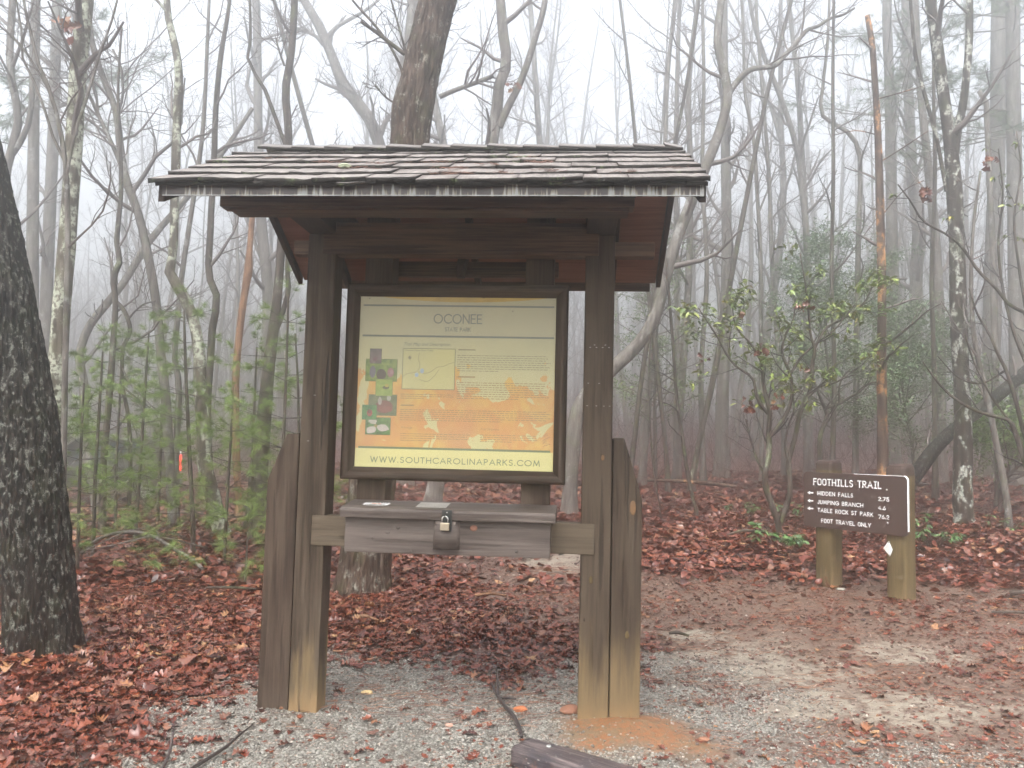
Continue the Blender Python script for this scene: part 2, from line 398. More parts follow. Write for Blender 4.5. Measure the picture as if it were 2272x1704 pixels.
# ---- stroke lettering (geometric capitals), drawn as flat ribbons
def _arc(cx, cy, rx, ry, a0, a1, n=14):
    return [(cx + rx * math.cos(math.radians(a0 + (a1 - a0) * i / n)), cy + ry * math.sin(math.radians(a0 + (a1 - a0) * i / n))) for i in range(n + 1)]
GL = {
 'A': (.78, [[(0, 0), (.39, 1), (.78, 0)], [(.14, .34), (.64, .34)]]),
 'B': (.56, [[(0, 0), (0, 1), (.3, 1)] + _arc(.3, .76, .22, .24, 90, -90) + [(0, .52)], [(.3, .52)] + _arc(.3, .26, .26, .26, 90, -90) + [(0, 0)]]),
 'C': (.78, [_arc(.48, .5, .48, .5, 42, 318, 22)]),
 'D': (.68, [[(0, 0), (0, 1), (.2, 1)] + _arc(.2, .5, .48, .5, 90, -90) + [(0, 0)]]),
 'E': (.5, [[(.5, 0), (0, 0), (0, 1), (.5, 1)], [(0, .52), (.44, .52)]]),
 'F': (.48, [[(0, 0), (0, 1), (.48, 1)], [(0, .52), (.42, .52)]]),
 'G': (.86, [_arc(.48, .5, .48, .5, 42, 350, 24) + [(.92, .46), (.52, .46)]]),
 'H': (.66, [[(0, 0), (0, 1)], [(.66, 0), (.66, 1)], [(0, .5), (.66, .5)]]),
 'I': (.04, [[(.02, 0), (.02, 1)]]),
 'J': (.36, [[(.36, 1), (.36, .2)] + _arc(.18, .2, .18, .2, 0, -170, 10)]),
 'K': (.58, [[(0, 0), (0, 1)], [(.55, 1), (0, .42)], [(.17, .58), (.58, 0)]]),
 'L': (.46, [[(0, 1), (0, 0), (.46, 0)]]),
 'M': (.88, [[(0, 0), (.12, 1)], [(.12, 1), (.44, .12)], [(.44, .12), (.76, 1)], [(.76, 1), (.88, 0)]]),
 'N': (.7, [[(0, 0), (0, 1)], [(0, 1), (.7, 0)], [(.7, 0), (.7, 1)]]),
 'O': (.98, [_arc(.49, .5, .49, .5, 90, 450, 28)]),
 'P': (.5, [[(0, 0), (0, 1), (.24, 1)] + _arc(.24, .74, .26, .26, 90, -90) + [(0, .48)]]),
 'R': (.54, [[(0, 0), (0, 1), (.24, 1)] + _arc(.24, .74, .26, .26, 90, -90) + [(0, .48)], [(.24, .48), (.54, 0)]]),
 'S': (.5, [_arc(.26, .75, .22, .25, 30, 270, 16) + _arc(.24, .25, .25, .25, 90, -150, 16)]),
 'T': (.54, [[(0, 1), (.54, 1)], [(.27, 1), (.27, 0)]]),
 'U': (.62, [[(0, 1), (0, .31)] + _arc(.31, .31, .31, .31, 180, 360, 14) + [(.62, 1)]]),
 'V': (.72, [[(0, 1), (.36, 0), (.72, 1)]]),
 'W': (1.06, [[(0, 1), (.27, 0)], [(.27, 0), (.53, .92)], [(.53, .92), (.79, 0)], [(.79, 0), (1.06, 1)]]),
 'Y': (.66, [[(0, 1), (.33, .46), (.66, 1)], [(.33, .46), (.33, 0)]]),
 '.': (.06, [[(.03, 0), (.03, .07)]]),
 '2': (.54, [_arc(.27, .72, .26, .28, 165, -25, 14) + [(0, 0), (.54, 0)]]),
 '4': (.6, [[(.44, 0), (.44, 1), (0, .28), (.6, .28)]]),
 '5': (.52, [[(.46, 1), (.1, 1), (.05, .56)] + _arc(.24, .32, .28, .32, 120, -150, 16)]),
 '6': (.54, [[(.36, 1), (.06, .45)] + _arc(.27, .29, .27, .29, 150, -210, 22)]),
 '7': (.52, [[(0, 1), (.52, 1), (.14, 0)]]),
 ' ': (.36, []),
}
def ribbon(pl, th):
    p = np.array(pl, float); p = p[np.concatenate([[True], np.linalg.norm(np.diff(p, axis=0), axis=1) > 1e-6])]
    d = norm(np.diff(p, axis=0)); nrm = np.stack([-d[:, 1], d[:, 0]], 1)
    closed = np.linalg.norm(p[0] - p[-1]) < 1e-4
    m = np.empty_like(p); m[1:-1] = nrm[:-1] + nrm[1:]; m[0] = nrm[0] * 2; m[-1] = nrm[-1] * 2
    if closed: m[0] = m[-1] = nrm[0] + nrm[-1]
    l2 = (m ** 2).sum(1, keepdims=True); m = m * 2 / np.maximum(l2, 1.1)
    if not closed: p[0] -= d[0] * th * .5; p[-1] += d[-1] * th * .5
    a = p + m * th / 2; b = p - m * th / 2
    n = len(p); V = np.concatenate([a, b]); i = np.arange(n - 1)
    return V, np.stack([i, i + n, i + n + 1, i + 1], 1)
def lettering(text, x0, x1, z0, h, th, spread=0.14, wid=1.0, fn=None):
    """vertices and faces of a line of capitals of height h fitted between x0 and x1; fn maps (x,z,k)->xyz"""
    tot = sum(GL[c][0] * wid for c in text) + spread * (len(text) - 1)
    s = h; kx = (x1 - x0) / (tot * s)
    A = Acc(); x = 0; k = 0
    for c in text:
        w, st = GL[c]
        for pl in st:
            V, F = ribbon([((x + q[0] * wid) * s * kx, q[1] * s) for q in pl], th); k += 1
            A.add(np.array([fn(x0 + q[0], z0 + q[1], k % 3) for q in V]), F)
        x += w * wid + spread
    return np.concatenate(A.V), np.concatenate(A.F[4])

kiosk = empty('information_kiosk', (KX, KY, 0), -KYAW)
tag(kiosk, 'wooden trailhead kiosk with shake roof, yellow park notice and locked brochure box', 'kiosk')
UL, UR, PW = -0.9466, 0.9466, 0.1755
# posts
pl = prism('post', [(UL, -0.12), (UL + PW, -0.12), (UL + PW, 2.885), (UL, 2.885)], 'v', 0, PW, M['post_left'], kiosk, 0.009)
tag(pl, 'left post, bleached pale tan at its foot')
pr = prism('post', [(UR - PW, -0.12), (UR, -0.12), (UR, 2.885), (UR - PW, 2.885)], 'v', 0, PW, M['post'], kiosk, 0.009)
tag(pr, 'right post, stained with orange clay at its foot')
wl = prism('wing_post', [(-1.142, -0.12), (-0.9535, -0.12), (-0.9535, 1.648), (-1.034, 1.642), (-1.142, 1.36)], 'v', 0.012, 0.012 + PW, M['upright'], kiosk, 0.008)
wr = prism('wing_post', [(0.9535, -0.12), (1.128, -0.12), (1.128, 1.30), (1.018, 1.664), (0.9535, 1.664)], 'v', 0.010, 0.010 + PW, M['post'], kiosk, 0.008)
knot(wr, 1.074, 0.011, 1.255, 0.019, 0.045); knot(wr, 1.05, 0.011, 0.52, 0.012, 0.024, M['signpost'])
knot(pr, 0.892, 0.001, 1.545, 0.011, 0.018); knot(pr, 0.835, 0.001, 0.83, 0.012, 0.024, M['signpost']); knot(pr, 0.80, 0.001, 0.60, 0.006, 0.010, M['arm'])
# rows of staples left on the right and left posts
stm = plain('staple_steel', (0.62, 0.62, 0.63), 0.3, 0.6, 0.9)
for z, us in ((2.20, (.80, .835, .87, .905)), (1.985, (.79, .85)), (1.85, (.80, .845, .88, .92)), (2.215, (.82, .9))):
    for u in us:
        u += random.uniform(-.01, .01)
        kbox('staple', u, u + 0.009, -0.003, 0.001, z, z + 0.0018, stm, pr, 0)
for z, u in ((1.88, -.87), (1.60, -.90)): kbox('staple', u, u + 0.012, -0.003, 0.001, z, z + 0.0022, stm, pl, 0)
# rail let into the posts
rl = kbox('rail', -0.848, 0.849, -0.011, 0.13, 0.976, 1.155, M['rail'], kiosk, 0.005)
# header, uprights, arms, purlins
kbox('header_beam', -0.849, 0.849, -0.010, 0.11, 2.757, 2.955, M['beam'], kiosk, 0.006)
for a, b in ((-0.632, -0.452), (0.398, 0.577)):
    kbox('upright', a, b, 0.19, 0.365, 0.965, 3.22, M['upright'], kiosk, 0.007)
for a, b in ((UL + 0.001, UL + PW - 0.001), (UR - PW + 0.001, UR - 0.001)):
    prism('bracket_arm', [(-0.50, 2.889), (0.70, 2.889), (0.70, 3.03), (0.52, 3.10), (-0.32, 3.10), (-0.50, 3.03)], 'u', a, b, M['arm'], kiosk, 0.005)
kbox('purlin', -1.285, 1.023, -0.53, -0.42, 2.9, 3.0, M['beam'], kiosk, 0.005)
kbox('purlin', -1.26, 1.24, 0.62, 0.72, 2.9, 3.0, M['beam'], kiosk, 0.005)
kbox('purlin_pad', -1.235, 0.995, -0.515, -0.36, 2.884, 2.899, M['beam'], kiosk, 0.003)
# roof ---------------------------------------------------------------
SL, VR, ZR = 0.5127, 0.109, 3.478
def zs(v, d=0.0): return ZR - abs(v - VR) * SL - d      # top of the shakes, lowered by d
u0, u1 = -1.375, 1.30
roof = prism('roof', [(-0.975, zs(-0.975, .062)), (VR, zs(VR, .062)), (1.2, zs(1.2, .062)), (1.2, zs(1.2, .082)), (VR, zs(VR, .084)), (-0.975, zs(-0.975, .082))], 'u', u0, u1, M['soffit'], kiosk, 0.0)
# shakes
SH = []
def shake_mat():
    t = NT('cedar_shake'); co = t.coord(); r = t.rnd()
    g = t.noise(t.map(co, (1, 0.06, 0.06)), 90, 5, 0.7); b = t.noise(co, 4.5, 4)
    c = t.ramp(t.math('ADD', t.math('MULTIPLY', g, .55), t.math('MULTIPLY', b, .45)), [(.34, (.07, .058, .052)), (.5, (.15, .13, .118)), (.66, (.23, .205, .19))])
    c = t.mix(t.mr(r, 0, 1, 0, .35), c, (.085, .064, .052))
    t.bump(g, .004, .6); return t.done(c, .36, .5)
def butt_mat():
    t = NT('shake_butt'); co = t.coord(); n = t.noise(co, 60, 5, .7); n2 = t.noise(t.map(co, (1, 1, 1)), 9, 4)
    c = t.mix(n, (.007, .006, .005), (.035, .03, .026))
    c = t.mix(t.math('MULTIPLY', t.mr(n2, .57, .67), t.mr(n, .45, .6)), c, (.075, .10, .04))
    c = t.mix(t.math('MULTIPLY', t.mr(n2, .62, .7), t.mr(n, .55, .65)), c, (.22, .25, .19))
    t.bump(n, .008, 1.0); return t.done(c, .8, .2)
M['shake'] = shake_mat(); M['butt'] = butt_mat()
def shake(ua, ub, vb, length, lift, thick, side=-1, name='shake', seed=0, under=0.0):
    """one split shake: butt at vb, running up the slope; side -1 front, +1 back"""
    g = np.random.default_rng(seed); n = max(3, int((ub - ua) / 0.035)); us = np.linspace(ua, ub, n + 1)
    tilt = g.uniform(-.004, .004)
    V = []; dv = np.cumsum(g.normal(0, .0035, n + 1)); dv -= dv.mean(); th = thick * (1 + g.normal(0, .13, n + 1))
    for i, u in enumerate(us):
        vv = vb + dv[i] * (1 if side < 0 else -1); zz = zs(vv, under) + lift + tilt * (i / n - .5) * 2 + g.normal(0, .0012)
        vt = vb - side * length; zt = zs(vt, 0.03 + under)
        V += [(u, vv, zz), (u, vv - side * 0.006, zz - th[i]), (u, vt, zt), (u, vt, zt - .006)]
    V = np.array(V); F = []; fm = []
    for i in range(n):
        a, b = 4 * i, 4 * i + 4
        q = [(a, b, b + 2, a + 2), (a + 1, b + 1, b, a), (a + 3, b + 3, b + 1, a + 1)]
        F += q; fm += [0, 1, 0]
    F += [(0, 2, 3, 1), (4 * n + 1, 4 * n + 3, 4 * n + 2, 4 * n)]; fm += [1, 1]
    if side > 0: F = [f[::-1] for f in F]
    return mesh_np(name, V, np.array(F), [M['shake'], M['butt']], False, fmat=fm)
sd = 100
courses = [-1.03, -0.86, -0.665, -0.48, -0.30, -0.13]
for k, vb in enumerate(courses):
    u = -1.405 - (0.02 if k < 2 else 0) + random.uniform(-.012, .012); end = 1.352
    while u < end - 0.02:
        w = random.choice((.2, .26, .32, .4, .3, .24)) + random.uniform(-.02, .02)
        ub = min(end + random.uniform(-.006, .008), u + w)
        if end - ub < .07: ub = end + random.uniform(-.006, .008)
        sd += 1; ln = min(.42, VR - vb - .01)
        link('shake', shake(u, ub - .0025, vb + random.uniform(-.010, .008), ln, random.uniform(-.003, .007), random.uniform(.019, .027), -1, seed=sd), roof)
        u = ub
# starter course doubled at the eave, under the first
u = -1.40
while u < 1.33:
    w = random.uniform(.16, .3); ub = min(1.34, u + w)
    if 1.34 - ub < .08: ub = 1.34
    sd += 1; link('shake', shake(u, ub - .003, -1.016, .3, -.021, .017, -1, seed=sd), roof); u = ub
# back slope
for k, vb in enumerate([1.248, 1.03, 0.82, 0.61, 0.40]):
    u = -1.40
    while u < 1.33:
        w = random.uniform(.16, .32); ub = min(1.34, u + w)
        if 1.34 - ub < .08: ub = 1.34
        sd += 1; link('shake', shake(u, ub - .004, vb, min(.42, vb - VR - .01), random.uniform(-.003, .006), random.uniform(.018, .026), 1, seed=sd), roof); u = ub
# ridge shakes, each lapped over the next
u = -1.30; i = 0
while u < 1.30:
    w = .20 + random.uniform(-.02, .03); a, b = u, min(u + w + .12, 1.345)
    bm = bmesh.new(); V = []
    h0, h1 = .022 + random.uniform(-.003, .006), .006
    for uu, h in ((a, h0), (b, h1)):
        for vv, dz in ((VR - .115, -.002), (VR + .004, .0), (VR + .12, -.002)):
            V.append((uu, vv + random.uniform(-.005, .005), zs(vv) + h + dz)); V.append((uu, vv, zs(vv) + h + dz - .017))
    F = [(0, 6, 8, 2), (2, 8, 10, 4), (1, 3, 9, 7), (3, 5, 11, 9), (0, 1, 7, 6), (4, 10, 11, 5), (0, 2, 3, 1), (2, 4, 5, 3), (6, 7, 9, 8), (8, 9, 11, 10)]
    me = mesh_np('ridge_shake', np.array(V), np.array(F), [M['shake'], M['butt']], False, fmat=[0, 0, 0, 0, 1, 0, 1, 1, 1, 1]); bm.free()
    link('ridge_shake', me, roof); u += w; i += 1
# fascia: pale metal, streaked by dark runs from the shakes
def fascia_mat():
    t = NT('streaked_fascia'); co = t.coord(); x, y, z = t.xyz(co)
    wz = t.noise(t.map(co, (1, 1, 1)), 30, 2)
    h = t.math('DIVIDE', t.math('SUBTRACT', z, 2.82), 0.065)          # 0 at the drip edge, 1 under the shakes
    a = t.noise(t.map(co, (1, .0, .05)), 24, 3, .6); b = t.noise(t.map(co, (1, .0, .03), (3.3, 0, 0)), 80, 2, .5)
    f = t.math('ADD', t.math('ADD', t.math('MULTIPLY', a, .6), t.math('MULTIPLY', b, .4)), t.math('MULTIPLY', t.math('SUBTRACT', h, .45), .10))
    run = t.mr(f, .45, .48)
    halo = t.mr(f, .405, .465)
    big = t.noise(t.map(co, (1, .0, .0), (9, 0, 0)), 2.2, 2)
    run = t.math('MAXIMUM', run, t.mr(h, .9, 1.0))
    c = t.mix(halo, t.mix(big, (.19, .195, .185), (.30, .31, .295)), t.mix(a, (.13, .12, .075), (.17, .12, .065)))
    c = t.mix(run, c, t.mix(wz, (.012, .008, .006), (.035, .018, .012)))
    return t.done(c, .4, .45)
M['fascia'] = fascia_mat()
fs = prism('fascia', [(-0.985, 2.822), (-0.979, 2.818), (-0.955, 2.825), (-0.955, 2.895), (-0.999, 2.895), (-0.999, 2.886), (-0.986, 2.868)], 'u', -1.378, 1.322, M['fascia'], roof, 0.0)
lip = kbox('drip_edge', -1.376, 1.32, -0.9885, -0.986, 2.8185, 2.8225, plain('drip_edge_metal', (.28, .285, .275), .4, .5, var=.6, scale=30), roof, 0)
kbox('fascia', -1.33, 1.26, 1.2, 1.222, 2.775, 2.868, M['beam'], roof, .003)
for a, b in ((-1.410, -1.378), (1.303, 1.335)):
    prism('barge_board', [(-0.96, zs(-.96, .135)), (VR, zs(VR, .145)), (1.17, zs(1.17, .135)), (1.17, zs(1.17, .05)), (VR, zs(VR, .045)), (-0.96, zs(-.96, .05))], 'u', a, b, M['arm'], roof, 0.0)
kbox('ridge_beam', -1.33, 1.26, VR - .03, VR + .03, 3.22, 3.388, M['beam'], roof, .004)
for uu in (-1.02, -0.02, 0.98):
    prism('rafter', [(VR + .031, zs(VR + .031, .086)), (1.18, zs(1.18, .086)), (1.18, zs(1.18, .16)), (VR + .031, zs(VR + .031, .19))], 'u', uu - .02, uu + .02, M['arm'], roof, .003)
    prism('rafter', [(VR - .031, zs(VR - .031, .086)), (-.95, zs(-.95, .086)), (-.95, zs(-.95, .115)), (VR - .031, zs(VR - .031, .19))], 'u', uu - .02, uu + .02, M['arm'], roof, .003)
prism('knee_brace', [(0.19, 2.66), (0.24, 2.66), (0.62, 2.99), (0.62, 3.05), (0.56, 3.05), (0.19, 2.74)], 'u', -0.045, 0.005, M['arm'], kiosk, .004)
prism('back_plate', [(0.37, 2.70), (0.42, 2.70), (0.42, 2.80), (0.37, 2.80)], 'u', -0.66, 0.60, M['beam'], kiosk, .004)
# pine straw caught on the shakes
PIN = Acc(); g = np.random.default_rng(77)
for cu, cv, n in ((-.62, -.60, 26), (-.40, -.80, 16), (-.30, -.66, 12), (.06, -.83, 34), (.10, -.98, 30), (.22, -.7, 10), (.52, -.62, 34), (.56, -.9, 14), (.36, -.95, 10), (-1.0, -.45, 8), (-.05, -.62, 20), (.42, -.42, 10), (.95, -.93, 8), (1.2, -.82, 6)):
    c = np.stack([g.normal(cu, .05, n), g.normal(cv, .022, n)], 1); a = g.normal(1.2, .8, n); L = g.uniform(.03, .075, n)
    P = np.zeros((n, 4, 3))
    for j in range(4):
        s = (j / 3 - .5) * L + 0 * a; bend = (j / 3 - .5) ** 2 * .02
        P[:, j, 0] = c[:, 0] + np.cos(a) * s; P[:, j, 1] = c[:, 1] + np.sin(a) * s * .8 + bend; P[:, j, 2] = [zs(v) + .016 for v in P[:, j, 1]]
    V, F = tubes(P, np.full((n, 4), .0013), 3); PIN.add(V, F)
M['straw'] = plain('pine_straw', (.11, .05, .03), .6, .3, var=.5, scale=40)
tag(link('pine_straw', PIN.mesh('pine_straw', M['straw']), roof), kind='stuff')
bm = bmesh.new(); bmesh.ops.create_icosphere(bm, subdivisions=3, radius=1)
for v in bm.verts:
    k = 1 + .5 * (vnoise(v.co.x * 3, v.co.y * 3, v.co.z * 3, 5) - .5); v.co = Vector((-.52 + v.co.x * .035 * k, -.73 + v.co.y * .018 * k, zs(-.73) + .012 + v.co.z * .013 * k))
me = bpy.data.meshes.new('lichen'); bm.to_mesh(me); bm.free(); me.materials.append(plain('lichen_clump', (.34, .37, .26), .9, .1, var=.4, scale=90)); link('lichen', me, roof)

# display panel ---------------------------------------------------------
VB = 0.15
def poster_mat():
    t = NT('printed_poster'); co = t.coord(); x, y, z = t.xyz(co)
    n = t.noise(t.map(co, (1, 1, 1), (4.1, 0, 2.3)), 3.6, 3, .5, 1.6); n2 = t.noise(t.map(co, (1, 1, 1), (1, 0, 7)), 8, 3, .5, 1.2); n3 = t.noise(co, 2.0, 2)
    pale = t.ramp(t.math('DIVIDE', t.math('SUBTRACT', z, 1.45), 1.07), [(0, (.55, .50, .20)), (.2, (.50, .46, .215)), (1, (.42, .39, .225))])
    hgt = t.mr(z, 2.22, 1.80); 
    f = t.math('ADD', t.math('ADD', t.math('MULTIPLY', n, .65), t.math('MULTIPLY', n2, .35)), t.math('SUBTRACT', t.math('MULTIPLY', hgt, .24), .245)); 
    leaf = t.mr(f, .395, .415)
    orange = t.mix(t.mr(n2, .35, .65), (.54, .26, .05), (.56, .36, .075))
    orange = t.mix(t.mr(n3, .35, .7), orange, (.50, .235, .085))
    c = t.mix(t.math('MULTIPLY', leaf, t.mr(z, 2.27, 2.25)), pale, orange)
    band = t.math('LESS_THAN', z, 1.5655); c = t.mix(band, c, (.57, .52, .205))
    top = t.math('GREATER_THAN', z, 2.279); c = t.mix(top, c, (.42, .385, .225))
    
    return t.done(c, .45, .4)
disp = kbox('display_panel', -0.72, 0.67, VB + .004, VB + .034, 1.375, 2.595, M['frame_x'], kiosk, .003)
link('poster', mesh_np('poster', np.array([(-.648, VB, 1.446), (.601, VB, 1.446), (.601, VB, 2.527), (-.648, VB, 2.527)]), np.array([(0, 1, 2, 3)]), poster_mat()), disp)
# mitred moulding: outer lip proud, inner slope
FO = (-0.722, 0.672, 1.372, 2.600); FI = (-0.642, 0.595, 1.450, 2.522)
prof = [(0, VB + .006), (0, VB - .030), (.3, VB - .034), (.55, VB - .030), (.6, VB - .018), (1, VB - .010), (1, VB + .002)]
def frame_side(c0, c1, i0, i1, mat):
    V = []
    for o, i in ((c0, i0), (c1, i1)):
        for s, v in prof: V.append((o[0] + (i[0] - o[0]) * s, v, o[1] + (i[1] - o[1]) * s))
    n = len(prof); F = [(k, k + 1, n + k + 1, n + k) for k in range(n - 1)]
    me = mesh_np('frame_rail', np.array(V), np.array(F), mat); bm = bmesh.new(); bm.from_mesh(me); bmesh.ops.recalc_face_normals(bm, faces=bm.faces); bm.to_mesh(me); bm.free()
    return link('frame_rail', me, disp)
co_ = [(FO[0], FO[2]), (FO[1], FO[2]), (FO[1], FO[3]), (FO[0], FO[3])]; ci_ = [(FI[0], FI[2]), (FI[1], FI[2]), (FI[1], FI[3]), (FI[0], FI[3])]
e = .0012
for k in range(4):
    a, b = k, (k + 1) % 4
    dx, dz = np.sign(co_[b][0] - co_[a][0]) * e, np.sign(co_[b][1] - co_[a][1]) * e
    frame_side((co_[a][0] + dx, co_[a][1] + dz), (co_[b][0] - dx, co_[b][1] - dz), (ci_[a][0] + dx, ci_[a][1] + dz), (ci_[b][0] - dx, ci_[b][1] - dz), M['frame_x'] if k % 2 == 0 else M['frame_z'])
ink = plain('grey_ink', (.13, .145, .115), .5, .4); ink2 = plain('green_ink', (.10, .135, .055), .5, .4); ink3 = plain('pale_ink', (.24, .21, .11), .5, .4); inkt = plain('text_ink', (.27, .18, .065), .5, .4)
def flat(name, quads, v, mat, parent):
    V = []; F = []
    for a, b, c, d in quads: k = len(V); V += [(a, v, c), (b, v, c), (b, v, d), (a, v, d)]; F.append((k, k + 1, k + 2, k + 3))
    return link(name, mesh_np(name, np.array(V), np.array(F), mat), parent)
flat('printed_band', [(-.622, .583, 2.461, 2.472)], VB - .0006, ink, disp)
flat('printed_band', [(-.622, .586, 2.267, 2.279)], VB - .0006, ink, disp)
flat('printed_band', [(-.622, .576, 1.565, 1.578)], VB - .0006, ink2, disp)
kfn = lambda v: (lambda x, z, k: (x, v - k * .0002, z))
def letters(name, text, x0, x1, z0, h, th, mat, v, parent, spread=.14, wid=1.0):
    V, F = lettering(text, x0, x1, z0, h, th, spread, wid, kfn(v)); return tag(link(name, mesh_np(name, V, F, mat), parent), kind='stuff')
letters('lettering', 'OCONEE', -.169, .131, 2.358, .055, .0068, ink, VB - .0006, disp, .24)
letters('lettering', 'STATE PARK', -.098, .062, 2.3075, .0225, .0036, ink, VB - .0006, disp, .22)
letters('lettering', 'WWW.SOUTHCAROLINAPARKS.COM', -.541, .512, 1.4815, .0325, .0052, ink2, VB - .0006, disp, .34)
def font_text(name, text, x, z, size, mat, v, parent, shear=.25, width=None):
    cu = bpy.data.curves.new(name, 'FONT'); cu.body = text; cu.size = size; cu.shear = shear
    o = bpy.data.objects.new(name, cu); COL.objects.link(o); bpy.context.view_layer.update()
    me = bpy.data.meshes.new_from_object(o.evaluated_get(bpy.context.evaluated_depsgraph_get())); bpy.data.objects.remove(o); bpy.data.curves.remove(cu)
    k = (width / max(p.co.x for p in me.vertices)) if width else 1.0
    for p in me.vertices: p.co = Vector((x + p.co.x * k, v, z + p.co.y))
    me.materials.clear(); me.materials.append(mat); return link(name, me, parent)
font_text('lettering', 'Trail Map and Description', -.359, 2.214, .028, ink, VB - .0006, disp, .3, .297)
font_text('lettering', 'Warnings', -.359, 1.693, .021, inkt, VB - .0006, disp, .3, .075)
font_text('lettering', 'Trail Etiquette', .140, 1.694, .02, inkt, VB - .0006, disp, .3, .119)
g = np.random.default_rng(4)
def para(x0, x1, z0, z1, nl, mat=None):
    q = []; p = (z1 - z0) / nl
    for i in range(nl):
        x = x0; z = z1 - (i + .8) * p; xe = x1 - (g.uniform(0, .04) if i < nl - 1 else g.uniform(.3, .6) * (x1 - x0))
        while x < xe:
            w = g.uniform(.006, .03); q.append((x, min(xe, x + w), z, z + p * .34)); x += w + .006
    tag(flat('paragraph', q, VB - .0006, mat or inkt, disp), kind='stuff')
para(-.014, .577, 2.055, 2.165, 8, ink3); para(-.012, .572, 1.883, 1.995, 8); para(-.366, -.033, 1.878, 1.915, 3); para(-.364, .580, 1.742, 1.82, 6)
para(-.358, .088, 1.615, 1.67, 4); para(.141, .505, 1.619, 1.672, 4)
flat('lettering_line', [(-.01, .098, 2.188, 2.196)], VB - .0006, ink3, disp); flat('lettering_line', [(-.01, .10, 2.018, 2.026)], VB - .0006, inkt, disp); flat('lettering_line', [(-.363, -.28, 1.834, 1.842)], VB - .0006, inkt, disp)
# map inset
flat('map_border', [(-.361, -.027, 1.938, 2.197)], VB - .0008, plain('map_edge', (.16, .17, .085), .5), disp)
mp = flat('map', [(-.357, -.031, 1.942, 2.193)], VB - .0012, plain('map_paper', (.48, .44, .19), .5, .4), disp)
font_text('lettering', 'Oconee State Park Trails', -.349, 2.179, .0145, ink, VB - .0016, disp, 0, .18)
MT = Acc()
for pts in ([(-.357, 2.015), (-.33, 2.035), (-.29, 2.043), (-.26, 2.06), (-.25, 2.10), (-.262, 2.13), (-.255, 2.165)], [(-.26, 2.05), (-.22, 2.04), (-.18, 2.05), (-.14, 2.08), (-.10, 2.085), (-.06, 2.105), (-.035, 2.11)], [(-.25, 2.0), (-.2, 1.99), (-.16, 2.02), (-.13, 2.06)]):
    p = resample([(a, b, 0) for a, b in pts], 24)[:, :2] + 0; V, F = ribbon(p, .0028); MT.add(np.c_[V[:, 0], np.full(len(V), VB - .0016), V[:, 1]], F)
link('map_line', MT.mesh('map_line', ink3, False), disp)
def blob(name, pts, v, mat, parent):
    V = np.array([(a, v, b) for a, b in pts]); me = bpy.data.meshes.new(name); me.from_pydata([tuple(q) for q in V], [], [list(range(len(pts)))]); me.materials.append(mat); return link(name, me, parent)
blue = plain('lake_blue', (.30, .38, .44), .5)
ell = lambda cx, cz, a, b, n=14, r=0.0: [(cx + a * math.cos(r + 2 * math.pi * i / n), cz + b * math.sin(r + 2 * math.pi * i / n)) for i in range(n)]
blob('map_lake', ell(-.235, 2.055, .012, .016), VB - .0019, blue, disp); blob('map_lake', ell(-.268, 2.03, .012, .014), VB - .0019, blue, disp)
blob('compass_mark', [(-.315, 2.123), (-.303, 2.137), (-.315, 2.151), (-.327, 2.137)], VB - .0019, ink3, disp)
# flower photographs printed down the left side
def photo(x0, x1, z0, z1, base, k, shapes):
    v = VB - .0008 - k * .0008
    flat('photo_border', [(x0 - .002, x1 + .002, z0 - .002, z1 + .002)], v, plain('photo_edge', (.07, .075, .04), .5), disp)
    t = NT('photo_print'); n = t.noise(t.coord(), 26, 3); n2 = t.noise(t.map(t.coord(), (1, 1, 1), (5, 0, 0)), 60, 3)
    ph = flat('photo', [(x0, x1, z0, z1)], v - .0003, t.done(t.mix(t.mr(n, .35, .65), base[0], t.mix(n2, base[1], base[0])), .45, .4), disp)
    for i, (pts, col) in enumerate(shapes): blob('photo_flower', [(x0 + (x1 - x0) * a, z0 + (z1 - z0) * b) for a, b in pts], v - .0005 - i * .0001, plain('flower_print', tuple(q * .62 for q in col), .5, .4, var=.3, scale=60), disp)
petal = lambda cx, cy, a, l, w: [(cx + math.cos(a) * l * s - math.sin(a) * w * q, cy + math.sin(a) * l * s + math.cos(a) * w * q) for s, q in ((0, 0), (.3, .8), (.6, 1), (.85, .6), (1.05, 0), (.85, -.6), (.6, -1), (.3, -.8))]
photo(-.592, -.394, 1.986, 2.124, ((.10, .16, .03), (.30, .36, .07)), 0, [(ell(.22, .42, .10, .28), (.20, .18, .22)), (ell(.50, .30, .16, .26), (.12, .08, .07)), (ell(.80, .40, .11, .22), (.42, .20, .21)), (ell(.83, .42, .05, .12), (.55, .30, .32))])
photo(-.568, -.496, 2.098, 2.189, ((.10, .075, .065), (.24, .16, .17)), 1, [(ell(.45, .3, .2, .14), (.24, .10, .12))])
photo(-.566, -.389, 1.772, 1.9, ((.07, .10, .03), (.20, .20, .10)), 0, [(ell(.55, .42, .32, .32), (.26, .075, .055)), (ell(.4, .7, .07, .2), (.50, .44, .40)), (ell(.72, .85, .08, .14), (.52, .5, .42)), (ell(.62, .3, .25, .16), (.34, .10, .075))])
photo(-.524, -.419, 1.894, 1.998, ((.20, .28, .04), (.34, .40, .09)), 1, [(ell(.6, .5, .2, .1), (.12, .10, .05)), (ell(.66, .62, .12, .1), (.60, .48, .08))])
photo(-.604, -.514, 1.745, 1.834, ((.03, .12, .03), (.10, .30, .07)), 2, [(ell(.52, .45, .2, .24), (.45, .05, .05)), (ell(.5, .55, .12, .12), (.20, .02, .03))])
